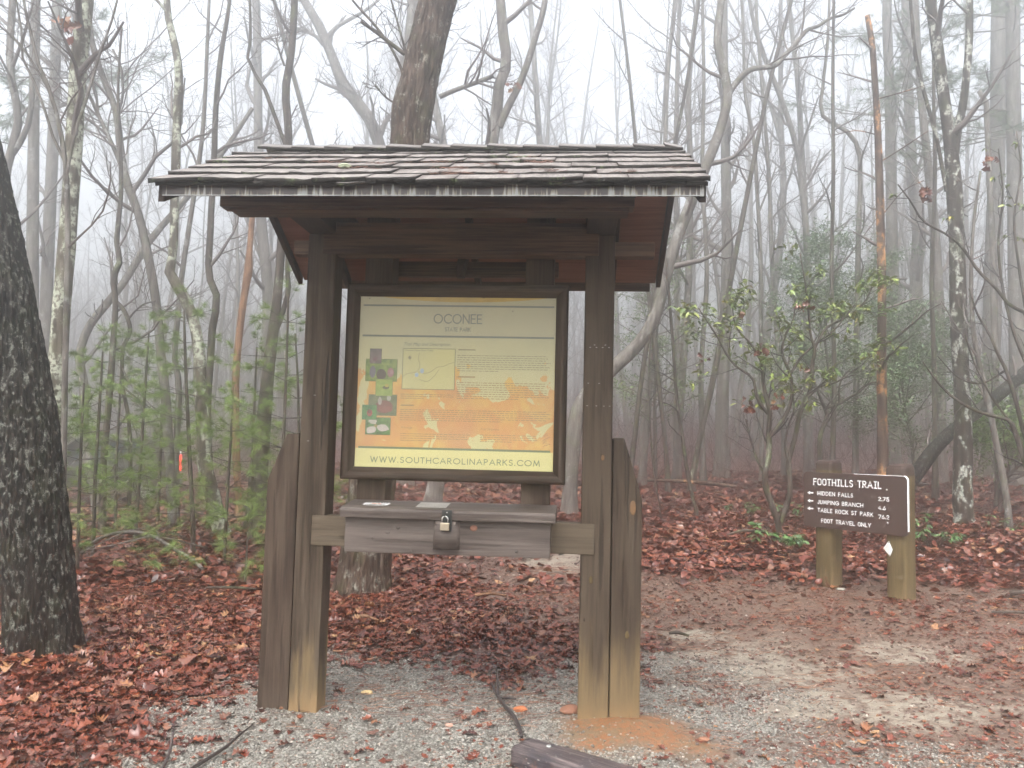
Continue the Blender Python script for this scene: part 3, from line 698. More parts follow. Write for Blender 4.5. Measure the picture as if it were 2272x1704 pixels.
photo(-.58, -.424, 1.652, 1.757, ((.05, .11, .025), (.14, .28, .06)), 1, [(petal(.42, .5, math.radians(-20), .55, .22), (.72, .62, .56)), (petal(.40, .48, math.radians(232), .5, .2), (.74, .63, .58)), (petal(.40, .6, math.radians(120), .45, .18), (.70, .62, .52)), (ell(.41, .52, .07, .1), (.40, .30, .06))])
# sagging top edge of the poster shows the mount behind
arc = [(-.50 + i * .045, 2.521 - .030 * math.sin(math.pi * i / 23) ** .8) for i in range(24)]
blob('mount_strip', [(-.51, 2.524), ] + arc + [(.54, 2.524)], VB - .0005, plain('mount_yellow', (.46, .30, .035), .5, .4, var=.3, scale=9), disp)
for u, z in ((.325, 2.437), (-.585, 2.51), (.14, 2.524)):
    bm = bmesh.new(); bmesh.ops.create_uvsphere(bm, u_segments=8, v_segments=6, radius=.007 if z > 2.52 else .004); bmesh.ops.translate(bm, vec=(u, VB - .003, z), verts=bm.verts)
    me = bpy.data.meshes.new('screw'); bm.to_mesh(me); bm.free(); me.materials.append(plain('screw_dark', (.06, .045, .03), .5)); link('screw', me, disp)
SCR = Acc(); g = np.random.default_rng(8)
for i in range(9):
    x = .535 + g.uniform(0, .035); z = 1.675 - i * .0085
    V, F = ribbon([(x - .012, z - .008), (x, z + .004), (x + .012, z + .008 * g.uniform(-1, 1))], .002); SCR.add(np.c_[V[:, 0], np.full(len(V), VB - .0012 - i * .00005), V[:, 1]], F)
link('scribble', SCR.mesh('scribble', plain('pen_brown', (.22, .09, .04), .6), False), disp)

# acrylic cover; the pale veil of glare on it is put into its colour
t = NT('glare_veiled_acrylic'); tr = t.node('BsdfTransparent'); mx = t.node('MixShader'); t.put(mx.inputs[0], t.mr(t.noise(t.coord(), 2.4, 3), .3, .7, .09, .19)); t.l(tr.outputs[0], mx.inputs[1]); t.l(t.b.outputs[0], mx.inputs[2]); t.l(mx.outputs[0], t.out.inputs[0])
flat('cover_pane', [(-.641, .594, 1.451, 2.521)], VB - .006, t.done((.55, .55, .47), .12, .5), disp)
# brochure box ----------------------------------------------------------
bx = kbox('brochure_box', -0.617, 0.5955, -0.100, -0.0115, 0.957, 1.160, M['box'], kiosk, .004)
prism('box_lid', [(-.148, 1.163), (.160, 1.190), (.160, 1.247), (-.128, 1.222), (-.140, 1.219), (-.148, 1.205)], 'u', -0.637, 0.6245, M['box'], bx, .003)
# raised lock block with bevelled sides
b0, b1, t0, t1 = .989, 1.158, -.087, .067
V = [(t0, -.1005, b0), (t1, -.1005, b0), (t1, -.1005, b1), (t0, -.1005, b1), (t0 + .016, -.140, b0 + .012), (t1 - .016, -.140, b0 + .012), (t1 - .016, -.140, b1), (t0 + .016, -.140, b1)]
me = mesh_np('lock_block', np.array(V), np.array([(4, 5, 6, 7), (0, 1, 5, 4), (1, 2, 6, 5), (3, 0, 4, 7), (2, 3, 7, 6)]), M['box']); link('lock_block', me, bx)
blk = plain('black_steel', (.012, .014, .013), .35, .6, .3); brass = plain('worn_brass', (.36, .30, .22), .38, .5, .85, var=.25, scale=50); steel = plain('steel', (.6, .58, .55), .3, .5, .95)
hasp = kbox('hasp', -.034, .026, -.1525, -.1485, 1.098, 1.222, blk, bx, .0015)
for z in (1.208,): knot(hasp, -.004, -.1525, z, .004, .004, steel)
for u, z in ((-.065, 1.135), (.05, 1.145), (-.06, 1.012), (.048, 1.012)): knot(bx, u, -.140, z, .003, .003, blk)
for u, z in ((-.45, 1.04), (-.30, 1.105), (-.22, .975), (.40, .99), (-.36, 1.075)): knot(bx, u, -.1, z, random.uniform(.006, .014), random.uniform(.004, .008), M['box'])
knot(bx, .148, -.1, 1.118, .022, .018, M['soffit'])
# sticker with a frayed edge, metal plate
def lidz(v): return 1.222 + (v + .128) / .288 * .025
cx, cv = -.455, -.005; st = []
for i in range(56):
    a = 2 * math.pi * i / 56; ca, sa = math.cos(a), math.sin(a); r = (abs(ca) ** 4 + abs(sa) ** 4) ** -.25 * (1 if i % 2 else .88)
    st.append((cx + .083 * r * ca, cv + .062 * r * sa))
me = bpy.data.meshes.new('sticker'); me.from_pydata([(u, v, lidz(v) + .0015) for u, v in st], [], [list(range(56))]); me.materials.append(plain('sticker_white', (.78, .78, .78), .4, .5)); stk = link('sticker', me, bx)
fnl = lambda x, z, k: (x, z, lidz(z) + .002 + k * .0002)
for text, a, b, zz, h, col in (('FOOTHILLS', -.515, -.395, .022, .024, (.02, .02, .02)), ('TRAIL', -.485, -.425, -.012, .024, (.75, .25, .06)), ('CONSERVANCY', -.515, -.395, -.05, .02, (.02, .02, .02))):
    V, F = lettering(text, a, b, zz, h, .0045, .16, 1.0, fnl); link('sticker_lettering', mesh_np('sticker_lettering', V, F, plain('sticker_ink', col, .5)), bx)
plate = mesh_np('metal_plate', np.array([(u, v, lidz(v) + .002) for u, v in ((-.205, -.085), (-.022, -.085), (-.022, .105), (-.205, .105))]), np.array([(0, 1, 2, 3)]), plain('dull_plate', (.46, .43, .38), .35, .5, .5, var=.3, scale=22)); link('metal_plate', plate, bx)
# padlock hangs from the hasp: a thing of its own
pu, pz = -.0125, 1.105
wx, wy = k2w(pu, -.165)
pad = empty('padlock', (wx, wy, pz), -KYAW); tag(pad, 'small brass padlock hanging from the black hasp of the brochure box', 'padlock')
link('lock_body', boxmesh('lock_body', -.0265, .0265, -.011, .011, 0, .045, brass, .004), pad)
P = np.array([[(-.017, 0, .043), (-.017, 0, .064)] + [(-.017 * math.cos(math.radians(a)), 0, .064 + .018 * math.sin(math.radians(a))) for a in (20, 50, 90, 130, 160)] + [(.017, 0, .064), (.017, 0, .043)]])
V, F = tubes(P, np.full((1, P.shape[1]), .0042), 8); link('shackle', mesh_np('shackle', V, F, steel, True), pad)
V, F = tubes(np.array([[(0, .010, .076), (0, -.006, .079), (0, -.012, .082)]]), np.full((1, 3), .005), 8); link('staple_loop', mesh_np('staple_loop', V, F, blk, True), pad)

# ------------------------------------------------------------------ trail sign
SA = np.array([3.3385, 9.3564]); SB = np.array([4.0347, 8.3546]); sw = (SB - SA) / np.linalg.norm(SB - SA); SYAW = math.atan2(sw[1], sw[0])
sign = empty('trail_sign', (SA[0], SA[1], 0), SYAW); tag(sign, 'brown trail sign with white routed lettering on two squat timber posts', 'sign')
for i, (a, b, top, lab) in enumerate(((.118, .338, 1.52, None), (.957, 1.175, 1.497, None))):
    gzv = float(gz(SA[0] + sw[0] * (a + b) / 2, SA[1] + sw[1] * (a + b) / 2))
    hh = (b - a) / 2; r = .04; pts = []
    for cx2, cy2, a0 in ((b - r, .032 + r, -90), (b - r, .032 + 2 * hh - r, 0), (a + r, .032 + 2 * hh - r, 90), (a + r, .032 + r, 180)):
        pts += [(cx2 + r * math.cos(math.radians(a0 + 30 * k)), cy2 + r * math.sin(math.radians(a0 + 30 * k))) for k in range(4)]
    V = []; F = []; n = len(pts); zsec = [gzv - .15, .7, top - .10, top - .03, top]
    for j, zz in enumerate(zsec):
        for p in pts:
            k = 1.0 if j < 3 else (.985 if j == 3 else .82); V.append((((a + b) / 2) + (p[0] - (a + b) / 2) * k, (.032 + hh) + (p[1] - .032 - hh) * k, zz + (.02 * (p[1] - .032) / (2 * hh) if j == 4 else 0)))
    for j in range(len(zsec) - 1): F += [(j * n + k, j * n + (k + 1) % n, (j + 1) * n + (k + 1) % n, (j + 1) * n + k) for k in range(n)]
    me = bpy.data.meshes.new('post'); me.from_pydata(V, [], F + [[(len(zsec) - 1) * n + k for k in range(n)]]); me.materials.append(M['signpost']); me.materials.append(wood('sign_post_top', (.035, .02, .016), (.075, .045, .035), (.13, .085, .065), 'z'))
    for p in me.polygons:
        if p.center.z > top - .11: p.material_index = 1
        p.use_smooth = abs(p.normal.z) < .5
    link('post', me, sign)
def sign_paint():
    t = NT('sign_brown'); n = t.noise(t.coord(), 5, 4); n2 = t.noise(t.coord(), 70, 3)
    t.bump(n2, .001, .3); return t.done(t.mix(n, (.042, .024, .019), (.062, .037, .029)), .5, .4)
swt = plain('sign_white', (.74, .74, .74), .5, .4, var=.06)
def rrect(x0, x1, z0, z1, r): 
    p = []
    for cx2, cz2, a0 in ((x1 - r, z0 + r, -90), (x1 - r, z1 - r, 0), (x0 + r, z1 - r, 90), (x0 + r, z0 + r, 180)): p += [(cx2 + r * math.cos(math.radians(a0 + 15 * k)), cz2 + r * math.sin(math.radians(a0 + 15 * k))) for k in range(7)]
    return p
ZT, ZB = 1.393, .784
sp = prism('sign_panel', rrect(0, 1.22, ZB, ZT, .045), 'v', 0, .030, sign_paint(), sign, .003)
# pale bare edge of the board on its right end
ed = [(1.22 - .045 + .047 * math.cos(math.radians(a)), ZT - .045 + .047 * math.sin(math.radians(a))) for a in range(100, -1, -12)] + [(1.2225, ZB + .05)]
ed = [(.62, ZT + .0015)] + ed
V = []; 
for p in ed: V += [(p[0], .0005, p[1]), (p[0], .0285, p[1])]
for p in ed: 
    c = np.array([1.175, ZT - .045]); q = np.array(p); d = np.array([0, 1.]) if p[0] < 1.17 else (np.array([1., 0]) if p[1] < ZT - .05 else norm(q - c)); q = q - d * .0025; V += [(q[0], -.0008, q[1])]
n = len(ed); F = [(2 * k, 2 * k + 1, 2 * k + 3, 2 * k + 2) for k in range(n - 1)] + [(2 * n + k, 2 * k, 2 * k + 2, 2 * n + k + 1) for k in range(n - 1)]
link('bare_edge', mesh_np('bare_edge', np.array(V), np.array(F), swt), sp)
def sletters(text, x0, x1, z0, h, th, spread=.2, wid=.8):
    V, F = lettering(text, x0, x1, z0, h, th, spread, wid, kfn(-.0008)); tag(link('lettering', mesh_np('lettering', V, F, swt), sp), kind='stuff')
SO = {'O': (.62, [[(0, .3), (0, .7)] + _arc(.31, .7, .31, .3, 180, 0, 12) + [(.62, .3)] + _arc(.31, .3, .31, .3, 0, -180, 12)]), 'I': (.36, [[(.18, 0), (.18, 1)], [(0, 1), (.36, 1)], [(0, 0), (.36, 0)]])}
keep = {k: GL[k] for k in SO}; GL.update(SO)
sletters('FOOTHILLS TRAIL', .134, .936, 1.2545, .066, .0110, .27, .9)
GL.update({'O': SO['O'], 'I': keep['I']})
sletters('HIDDEN FALLS', .186, .613, 1.142, .038, .0072, .26); sletters('JUMPING BRANCH', .186, .731, 1.046, .038, .0072, .26)
sletters('TABLE ROCK ST PARK', .186, .843, .957, .038, .0072, .26); sletters('FOOT TRAVEL ONLY', .230, .818, .8435, .038, .0072, .26)
sletters('2.75', .905, 1.022, 1.128, .036, .0072, .2); sletters('4.6', .904, .983, 1.036, .036, .0072, .2); sletters('76.2', .908, 1.02, .944, .036, .0072, .2)
GL.update(keep)
for z in (1.160, 1.071, .985):
    pts = [(.050, z), (.088, z + .021), (.083, z + .007), (.128, z + .006), (.128, z - .006), (.083, z - .007), (.088, z - .021)]
    V = [(a, -.001, b) for a, b in pts]; me = bpy.data.meshes.new('arrow'); me.from_pydata(V, [], [[0, 1, 2], [0, 2, 5], [0, 5, 6], [2, 3, 4, 5]]); me.materials.append(swt); link('arrow', me, sp)
for u, z in ((1.0, 1.245), (1.005, .905), (.165, 1.245), (.17, .92)): knot(sp, u, -.001, z, .009, .009, stm if u > .5 else blk)
# diamond trail marker bent round the right post
dm = bpy.data.meshes.new('trail_marker'); c0 = (1.012, .645)
dv = [(.936, .030, .640), (1.008, .014, .722), (1.020, .0135, .564), (1.048, .016, .636), (1.012, .012, .64)]
dm.from_pydata(dv, [], [(0, 4, 1), (1, 4, 3), (3, 4, 2), (2, 4, 0)]); dm.materials.append(plain('marker_white', (.72, .72, .68), .4, .5)); mk = link('trail_marker', dm, sign)
for z, w in ((.655, .05), (.641, .034), (.626, .028)): V = [(1.032 - w, .0125 + w * .12, z + .002), (1.032, .0125, z), (1.032, .0125, z + .005), (1.032 - w, .0125 + w * .12, z + .007)]; link('marker_print', mesh_np('marker_print', np.array(V), np.array([(0, 1, 2, 3)]), plain('marker_ink', (.25, .27, .3), .5)), mk)
for u, z in ((1.008, .708), (1.018, .578)): knot(mk, u, .012, z, .005, .005, blk)

# ------------------------------------------------------------------ bark
def bark(name, dark, mid, light, lichen=None, lic=(.55, .66), fur=1.0, scale=26, rough=.75, moss=0.0, lscale=9, bump=.012, zs_=.14):
    t = NT(name); co = t.coord()
    off = t.node('VectorMath', operation='ADD'); t.l(co, off.inputs[0]); cb = t.node('CombineXYZ'); r = t.rnd(); t.l(t.math('MULTIPLY', r, 9.), cb.inputs[0]); t.l(t.math('MULTIPLY', r, 17.), cb.inputs[2]); t.l(cb.outputs[0], off.inputs[1]); c0 = off.outputs[0]
    f = t.noise(t.map(c0, (1, 1, zs_)), scale, 5, .65, .4); g = t.noise(c0, 3.5, 4)
    c = t.ramp(f, [(.34, dark), (.5, mid), (.68, light)]); c = t.mix(t.mr(g, .35, .7, 0, .5), c, dark)
    if lichen:
        l = t.noise(t.map(c0, (1, 1, .6)), lscale, 5, .6); l2 = t.noise(c0, lscale * 4, 3)
        k = t.math('MULTIPLY', t.mr(l, lic[0], lic[1]), t.mr(l2, .4, .52)); c = t.mix(k, c, t.mix(l2, tuple(q * .75 for q in lichen), lichen))
    if moss:
        l = t.noise(c0, 5, 4); c = t.mix(t.math('MULTIPLY', t.mr(l, .5, .65), moss), c, (.075, .10, .025))
    t.bump(f, bump, fur); return t.done(c, rough, .12)
M['oak'] = bark('furrowed_bark', (.003, .0026, .0022), (.016, .0135, .0105), (.050, .043, .035), (.165, .168, .143), (.54, .60), 1.0, 40, .75, .06, 30, .02)
M['pinebark'] = bark('plated_bark', (.02, .013, .009), (.065, .045, .034), (.14, .105, .083), (.25, .24, .20), (.56, .64), 1.0, 34, .8, .15, 16, .02)
M['grey'] = bark('fog_paled_bark', (.06, .05, .044), (.14, .125, .11), (.23, .212, .19), (.29, .285, .27), (.56, .66), .6, 20, .8, .25, 6)  # paler than real bark: part of the fog's fading is put into the colour
M['dark'] = bark('dark_bark', (.028, .022, .018), (.07, .056, .046), (.125, .104, .086), (.22, .235, .17), (.58, .68), .6, 24, .75, .3, 7)
M['lichen'] = bark('lichened_bark', (.04, .032, .024), (.10, .085, .065), (.17, .15, .115), (.42, .44, .35), (.46, .56), .5, 22, .8, .2, 6)
M['blotch'] = bark('blotched_bark', (.02, .016, .013), (.05, .04, .032), (.09, .075, .06), (.40, .41, .36), (.51, .58), .5, 18, .75, .2, 7)
M['tan'] = bark('peeled_wood', (.10, .05, .028), (.23, .125, .07), (.36, .22, .13), None, (.5, .6), .3, 18)
M['snag'] = bark('half_peeled_bark', (.03, .022, .018), (.09, .06, .045), (.16, .12, .09), (.42, .22, .10), (.52, .58), .5, 20, .75, 0, 3)
M['twig'] = plain('fog_paled_twig', (.13, .11, .10), .7, .3, var=.3, scale=5)  # twigs paled as well, so their colour carries some of the fog
M['twig_dark'] = plain('wet_twig', (.03, .021, .019), .45, .5, var=.3, scale=9)
M['twig_red'] = plain('reddish_twig', (.075, .040, .034), .6, .4, var=.3, scale=9)

def base_y(px, py):                          # distance at which a sight line meets the forest floor
    d = ray(px, py); s = 3.0
    for k in range(400):
        p = CAM + d * s
        if p[2] <= float(gz(p[0], p[1])): break
        s += .1
    return float((CAM + d * s)[1])
def path3(pts, Y, g, wob=.0):
    o = []
    for i, q in enumerate(pts):
        px, py, w = q[:3]; yy = Y + (q[3] if len(q) > 3 else 0) + (g.uniform(-wob, wob) if i else 0)
        p = at_y(px, py, yy); o.append((p[0], p[1], p[2], w * yy / FPX / 2))
    return o
def to_ground(o, flare=1.35):
    x, y, z, r = o[0]; g0 = float(gz(x, y))
    if z > g0 - .05:
        d = np.array(o[0][:3]) - np.array(o[1][:3]); k = (z - g0) / max(1e-3, -d[2]) if d[2] < -.02 else 0
        k = min(k, 3); xb, yb = x + d[0] * k * .6, y + d[1] * k * .6
        gb = float(gz(xb, yb))
        if z - gb > .35: o = [(xb, yb, gb + .22, r * 1.08)] + o
        o = [(xb, yb, gb - .12, max(r, o[0][3]) * flare)] + o
    else: o[0] = (x, y, g0 - .12, r * flare)
    return o
def to_sky(o, top, g):
    x, y, z, r = o[-1]; d = norm(np.array(o[-1][:3]) - np.array(o[-2][:3])); d[2] = max(d[2], .6)
    while z < top:
        d = norm(d + np.array([g.normal(0, .10), g.normal(0, .10), .1])); s = 1.6
        x, y, z = x + d[0] * s, y + d[1] * s, z + d[2] * s; r = max(.012, r * .84); o.append((x, y, z, r))
    return o
def tube_mesh(name, o, K, n, mat, rough=.03, seed=0, smooth=True):
    q = resample(o, K); P = q[None, :, :3]; R = np.maximum(q[None, :, 3], .002)
    V, F = tubes(P, R, n)
    if rough:
        c = np.repeat(q[:, :3], n, 0); rr = np.repeat(q[:, 3], n)
        k = 1 + rough * 4 * (fbm(V[:, 0] * 3 / max(.05, q[0, 3]) * .12, V[:, 1] * 3 / max(.05, q[0, 3]) * .12, V[:, 2] * 1.6, seed, 3) - .5); V = c + (V - c) * k[:, None]
    F = [F]; top = np.arange(n) + (K - 1) * n
    return mesh_np(name, V, F + [top[None]], mat, smooth), P, R
def twigs(P, R, g, spec, mat, parent, name='twigs'):
    """spec: list of levels (n, t0, t1, (ang), ratio, K, up, wig, sides, L)"""
    A = Acc(); p, r = P, R
    for lv in spec:
        p, r = grow(p, r, lv[0], lv[1], lv[2], lv[3], lv[4], lv[5], g, lv[6], lv[7], rmin=lv[10] if len(lv) > 10 else .0028, L=lv[9] if len(lv) > 9 else None)
        V, F = tubes(p, r, lv[8]); A.add(V, F)
    me = A.mesh(name, mat, True); o = link(name, me, parent); tag(o, kind='stuff'); return p
CROWN = [(15, .30, .98, (.5, 1.15), 1, 7, .10, .16, 5, 2.6, .006), (6, .2, 1., (.4, 1.0), .5, 5, .04, .2, 3, None, .0038), (5, .15, 1., (.4, 1.), .5, 4, .03, .22, 3, None, .0028)]
LIGHT = [(9, .3, .98, (.5, 1.2), 1, 6, .12, .16, 4, 1.7, .005), (5, .2, 1., (.4, 1.), .5, 5, .05, .2, 3, None, .0034), (4, .15, 1., (.4, 1.), .5, 4, .03, .22, 3, None, .0026)]
NTREE = [0]
def tree(name, label, paths, Y=None, mat='grey', spec=LIGHT, top=None, cat='tree', group=None, n=10, twigmat='twig', flare=1.35, sky=True, K=None, wob=.05, rough=.03):
    NTREE[0] += 1; g = np.random.default_rng(500 + NTREE[0])
    Yb = Y or base_y(*paths[0][0][:2])
    segs = []
    for i, pts in enumerate(paths):
        o = path3(pts, Yb, g, wob)
        if i == 0: o = to_ground(o, flare)
        if sky and pts[-1][1] < 8: o = to_sky(o, top or (10 + g.uniform(0, 3) + .25 * Yb), g)
        elif not sky or pts[-1][1] >= 8:
            x, y, z, r = o[-1]
        segs.append(o)
    b = segs[0][0]; root = empty(name, (b[0], b[1], b[2]))
    PP = []; RR = []
    for i, o in enumerate(segs):
        o = [(q[0] - b[0], q[1] - b[1], q[2] - b[2], q[3]) for q in o]
        k = K or max(14, 3 * len(o)); me, P, R = tube_mesh('trunk' if i == 0 else 'branch', o, k, n if i == 0 else 8, M[mat], rough, NTREE[0])
        link('trunk' if i == 0 else 'branch', me, root)
        q = resample(o, 16); PP.append(q[:, :3]); RR.append(q[:, 3])
    if spec: twigs(np.array(PP), np.array(RR), g, spec, M[twigmat], root)
    tag(root, label, cat, group); return root

# ------------------------------------------------------------------ the two big near trunks get carved bark
def carved(name, label, pts, Y, mat, ridge, depth, plate, n, K, seed, sky=True, spec=LIGHT, branches=(), flare=1.2):
    g = np.random.default_rng(seed); o = to_ground(path3(pts, Y, g), flare)
    if sky: o = to_sky(o, 12, g)
    b = o[0]; root = empty(name, b[:3]); o = [(q[0] - b[0], q[1] - b[1], q[2] - b[2], q[3]) for q in o]
    q = resample(o, K); V, F = tubes(q[None, :, :3], q[None, :, 3], n); c = np.repeat(q[:, :3], n, 0); rad = np.repeat(q[:, 3], n)
    th = np.tile(np.arange(n) * 2 * math.pi / n, K); zz = np.repeat(q[:, 2], n); rm = q[:K // 2, 3].mean()
    cx, cy = np.cos(th) * rm / ridge, np.sin(th) * rm / ridge
    wx = (fbm(cx * .6, cy * .6, zz / plate * .9, seed + 9, 2) - .5) * 1.6
    a = vnoise(cx + wx, cy + wx, zz / plate, seed); a2 = vnoise(cx * 2.1 + wx, cy * 2.1, zz / plate * 2.4, seed + 3); fine = fbm(cx * 5, cy * 5, zz / plate * 9, seed + 5, 2)
    h = 1 - np.abs(2 * a - 1); h = np.clip((h - .25) / .5, 0, 1) ; h = .65 * h + .35 * a2
    big = fbm(np.cos(th) * 1.3, np.sin(th) * 1.3, zz * 1.1, seed + 11, 3) - .5
    k = rad + depth * (h - .6) + depth * .35 * (fine - .5) + rm * .22 * big
    root_f = np.clip(1 - zz / .5, 0, 1) ** 2 * rm * .22 * (np.cos(th * 5 + seed) * .5 + .4); k = k + root_f
    V = c + (V - c) * (k / rad)[:, None]
    link('trunk', mesh_np('trunk', V, F, M[mat], True), root)
    for br in branches:
        bo = [(p[0] - b[0], p[1] - b[1], p[2] - b[2], p[3]) for p in path3(br, Y - .05, g, .02)]
        me, P, R = tube_mesh('branch', bo, 24, 7, M['dark'], .03, seed); link('branch', me, root); twigs(P, R, g, [(8, .25, 1, (.4, 1.), 1, 6, .05, .18, 3, .55), (4, .2, 1, (.4, 1.), .5, 4, .03, .2, 3)], M['twig_dark'], root)
    if spec: 
        qq = resample(o, 16); twigs(qq[None, :, :3], qq[None, :, 3], g, [(10, .72, .98, (.6, 1.2), 1, 7, .1, .16, 5, 2.4, .006)] + spec[1:], M['twig'], root)
    tag(root, label, 'tree'); return root
carved('oak_tree', 'thick dark furrowed trunk leaning in at the far left, patched with pale lichen',
       [(98, 1462, 142), (90, 1330, 138), (76, 1180, 140), (55, 980, 136), (28, 800, 132), (-5, 620, 130), (-45, 440, 128), (-92, 250, 124), (-150, 20, 118), (-175, -80, 112)], 6.0, 'oak', .036, .036, .16, 300, 380, 31, flare=1.02)
carved('pine_tree', 'tall thick brown-barked trunk rising behind the kiosk roof, its foot showing under the box',
       [(806, 1305, 128), (812, 1230, 112), (826, 1080, 98), (848, 850, 92), (874, 600, 90), (902, 380, 88), (911, 300, 86), (918, 232, 90), (928, 190, 82), (948, 95, 82), (972, 0, 84), (990, -80, 80)], 8.4, 'pinebark', .034, .028, .20, 220, 330, 57,
       branches=([(905, 200, 7), (893, 160, 7), (870, 110, 6), (835, 60, 6), (790, 10, 5), (770, -15, 4)], [(902, 175, 7), (900, 120, 6), (885, 60, 5), (868, 0, 4)], [(918, 110, 6), (940, 85, 6), (965, 62, 5), (985, 30, 4), (995, 0, 3)], [(897, 120, 10), (865, 95, 9), (830, 68, 9), (800, 48, 6)], [(885, 235, 5), (855, 215, 4), (832, 190, 3)]))

# ------------------------------------------------------------------ trees traced one by one
tree('lichen_tree', 'straight pale lichen-covered trunk just behind the dark leaning trunk at left', [[(112, 1190, 42), (118, 1000, 40), (126, 850, 39), (135, 700, 38), (150, 520, 37), (164, 320, 36), (174, 150, 36), (190, 0, 35), (198, -80, 34)]], 9.3, 'lichen', n=16, rough=.05)
tree('forked_sapling', 'dark slender sapling forking widely in front of the lichen-covered trunk at left',
     [[(140, 1130, 13), (143, 900, 13), (148, 650, 12), (150, 480, 12), (144, 354, 11), (132, 280, 10), (112, 205, 9), (85, 141, 8), (68, 70, 7), (51, 0, 6), (46, -60, 5)],
      [(146, 400, 8), (165, 300, 7), (192, 220, 7), (212, 150, 6), (228, 100, 6), (250, 40, 5), (263, -10, 4)],
      [(144, 360, 7), (120, 310, 7), (98, 240, 6), (75, 180, 6), (48, 122, 5), (47, 60, 5), (36, 0, 4)],
      [(118, 216, 6), (85, 160, 5), (45, 100, 5), (0, 58, 4), (-40, 25, 3)]], 8.0, 'grey', spec=[(12, .2, .98, (.4, 1.0), 1, 7, .06, .15, 4, 1.1, .004), (6, .2, 1., (.4, .9), .5, 5, .03, .18, 3, None, .0022), (3, .2, 1., (.4, .9), .5, 4, .03, .2, 3, None, .0018)], twigmat='twig')
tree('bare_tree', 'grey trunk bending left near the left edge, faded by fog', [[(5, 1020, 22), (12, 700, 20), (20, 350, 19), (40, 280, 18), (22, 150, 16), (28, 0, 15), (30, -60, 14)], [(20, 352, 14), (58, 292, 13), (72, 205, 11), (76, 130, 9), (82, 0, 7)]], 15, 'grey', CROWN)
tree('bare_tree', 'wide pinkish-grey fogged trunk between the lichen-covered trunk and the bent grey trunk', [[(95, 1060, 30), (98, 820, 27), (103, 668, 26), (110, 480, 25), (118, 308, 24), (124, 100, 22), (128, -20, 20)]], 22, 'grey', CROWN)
tree('bare_tree', 'tall forked grey trunk left of the roof, curving right down to the pine saplings',
     [[(381, 1172, 26), (381, 1090, 23), (373, 972, 22), (367, 874, 21), (357, 788, 20), (350, 698, 20), (330, 575, 20), (308, 478, 19), (277, 390, 19), (267, 329, 17), (257, 246, 15), (228, 170, 14), (205, 98, 13), (196, 30, 11), (190, -30, 10)],
      [(279, 395, 10), (257, 339, 10), (225, 270, 9), (200, 215, 8), (190, 196, 6)], [(270, 345, 7), (258, 270, 6), (272, 215, 6), (268, 150, 6), (250, 110, 5)]], None, 'grey', CROWN)
tree('crooked_tree', 'crooked trunk kinking sharply beside the roof eave, swelling to a mossy foot in the saplings',
     [[(494, 1192, 44), (483, 1150, 36), (468, 1085, 32), (454, 1030, 31), (451, 952, 29), (444, 874, 28), (442, 788, 27), (430, 712, 26), (400, 643, 25), (376, 604, 22), (383, 565, 19), (387, 462, 19), (391, 330, 19), (393, 257, 19), (396, 150, 18), (388, 100, 17), (372, 30, 16), (370, -10, 15)],
      [(372, 28, 8), (352, 8, 7), (335, -15, 6)]], None, 'lichen', LIGHT, n=14, rough=.06)
tree('bare_tree', 'smooth dark grey trunk with a small kink, joining the crooked trunk at its base', [[(470, 1130, 22), (460, 960, 19), (461, 866, 18), (467, 796, 17), (471, 729, 17), (479, 650, 16), (470, 632, 16), (467, 513, 15), (475, 360, 14), (478, 257, 13), (493, 103, 11), (506, 30, 9), (512, -20, 8)]], 13.2, 'dark', LIGHT)
tree('bare_tree', 'thin straight trunk leaning right just left of the crooked trunk', [[(391, 1110, 15), (393, 952, 14), (397, 854, 14), (387, 788, 13), (393, 717, 13), (402, 623, 12), (426, 462, 11), (447, 318, 10), (462, 51, 8), (466, -20, 7)]], 14.5, 'grey', LIGHT)
tree('leaning_tree', 'long fogged trunk leaning far right from the saplings towards the roof eave', [[(214, 1110, 22), (197, 1030, 21), (187, 952, 20), (185, 843, 19), (176, 795, 18), (190, 740, 18), (244, 665, 17), (267, 637, 16), (329, 539, 15), (421, 431, 13), (500, 330, 11), (560, 240, 9)]], 17.5, 'grey', LIGHT, sky=False)
tree('forked_tree', 'dark forked double stem standing left of the far red light',
     [[(228, 1110, 16), (230, 1023, 15), (238, 933, 14), (246, 835, 14), (252, 749, 13), (256, 663, 13), (252, 615, 14), (266, 578, 13), (259, 545, 12), (262, 500, 11), (268, 440, 10), (267, 330, 8), (262, 200, 6), (270, 60, 5)],
      [(256, 668, 10), (270, 682, 10), (284, 708, 10), (289, 735, 10), (274, 768, 9), (271, 805, 9), (271, 851, 9), (283, 913, 9), (289, 992, 9), (287, 1120, 9)],
      [(284, 710, 5), (300, 690, 4), (320, 675, 4), (345, 668, 3)]], 12.6, 'dark', LIGHT, wob=.02)
tree('broken_snag', 'orange-tan barkless snag broken off beneath the left end of the roof', [[(530, 1150, 22), (524, 1020, 18), (522, 913, 17), (524, 819, 16), (530, 750, 16), (537, 690, 16), (546, 630, 17), (550, 606, 19), (553, 560, 14), (557, 510, 13), (560, 478, 12)]], 14.2, 'tan', None, sky=False, n=9)
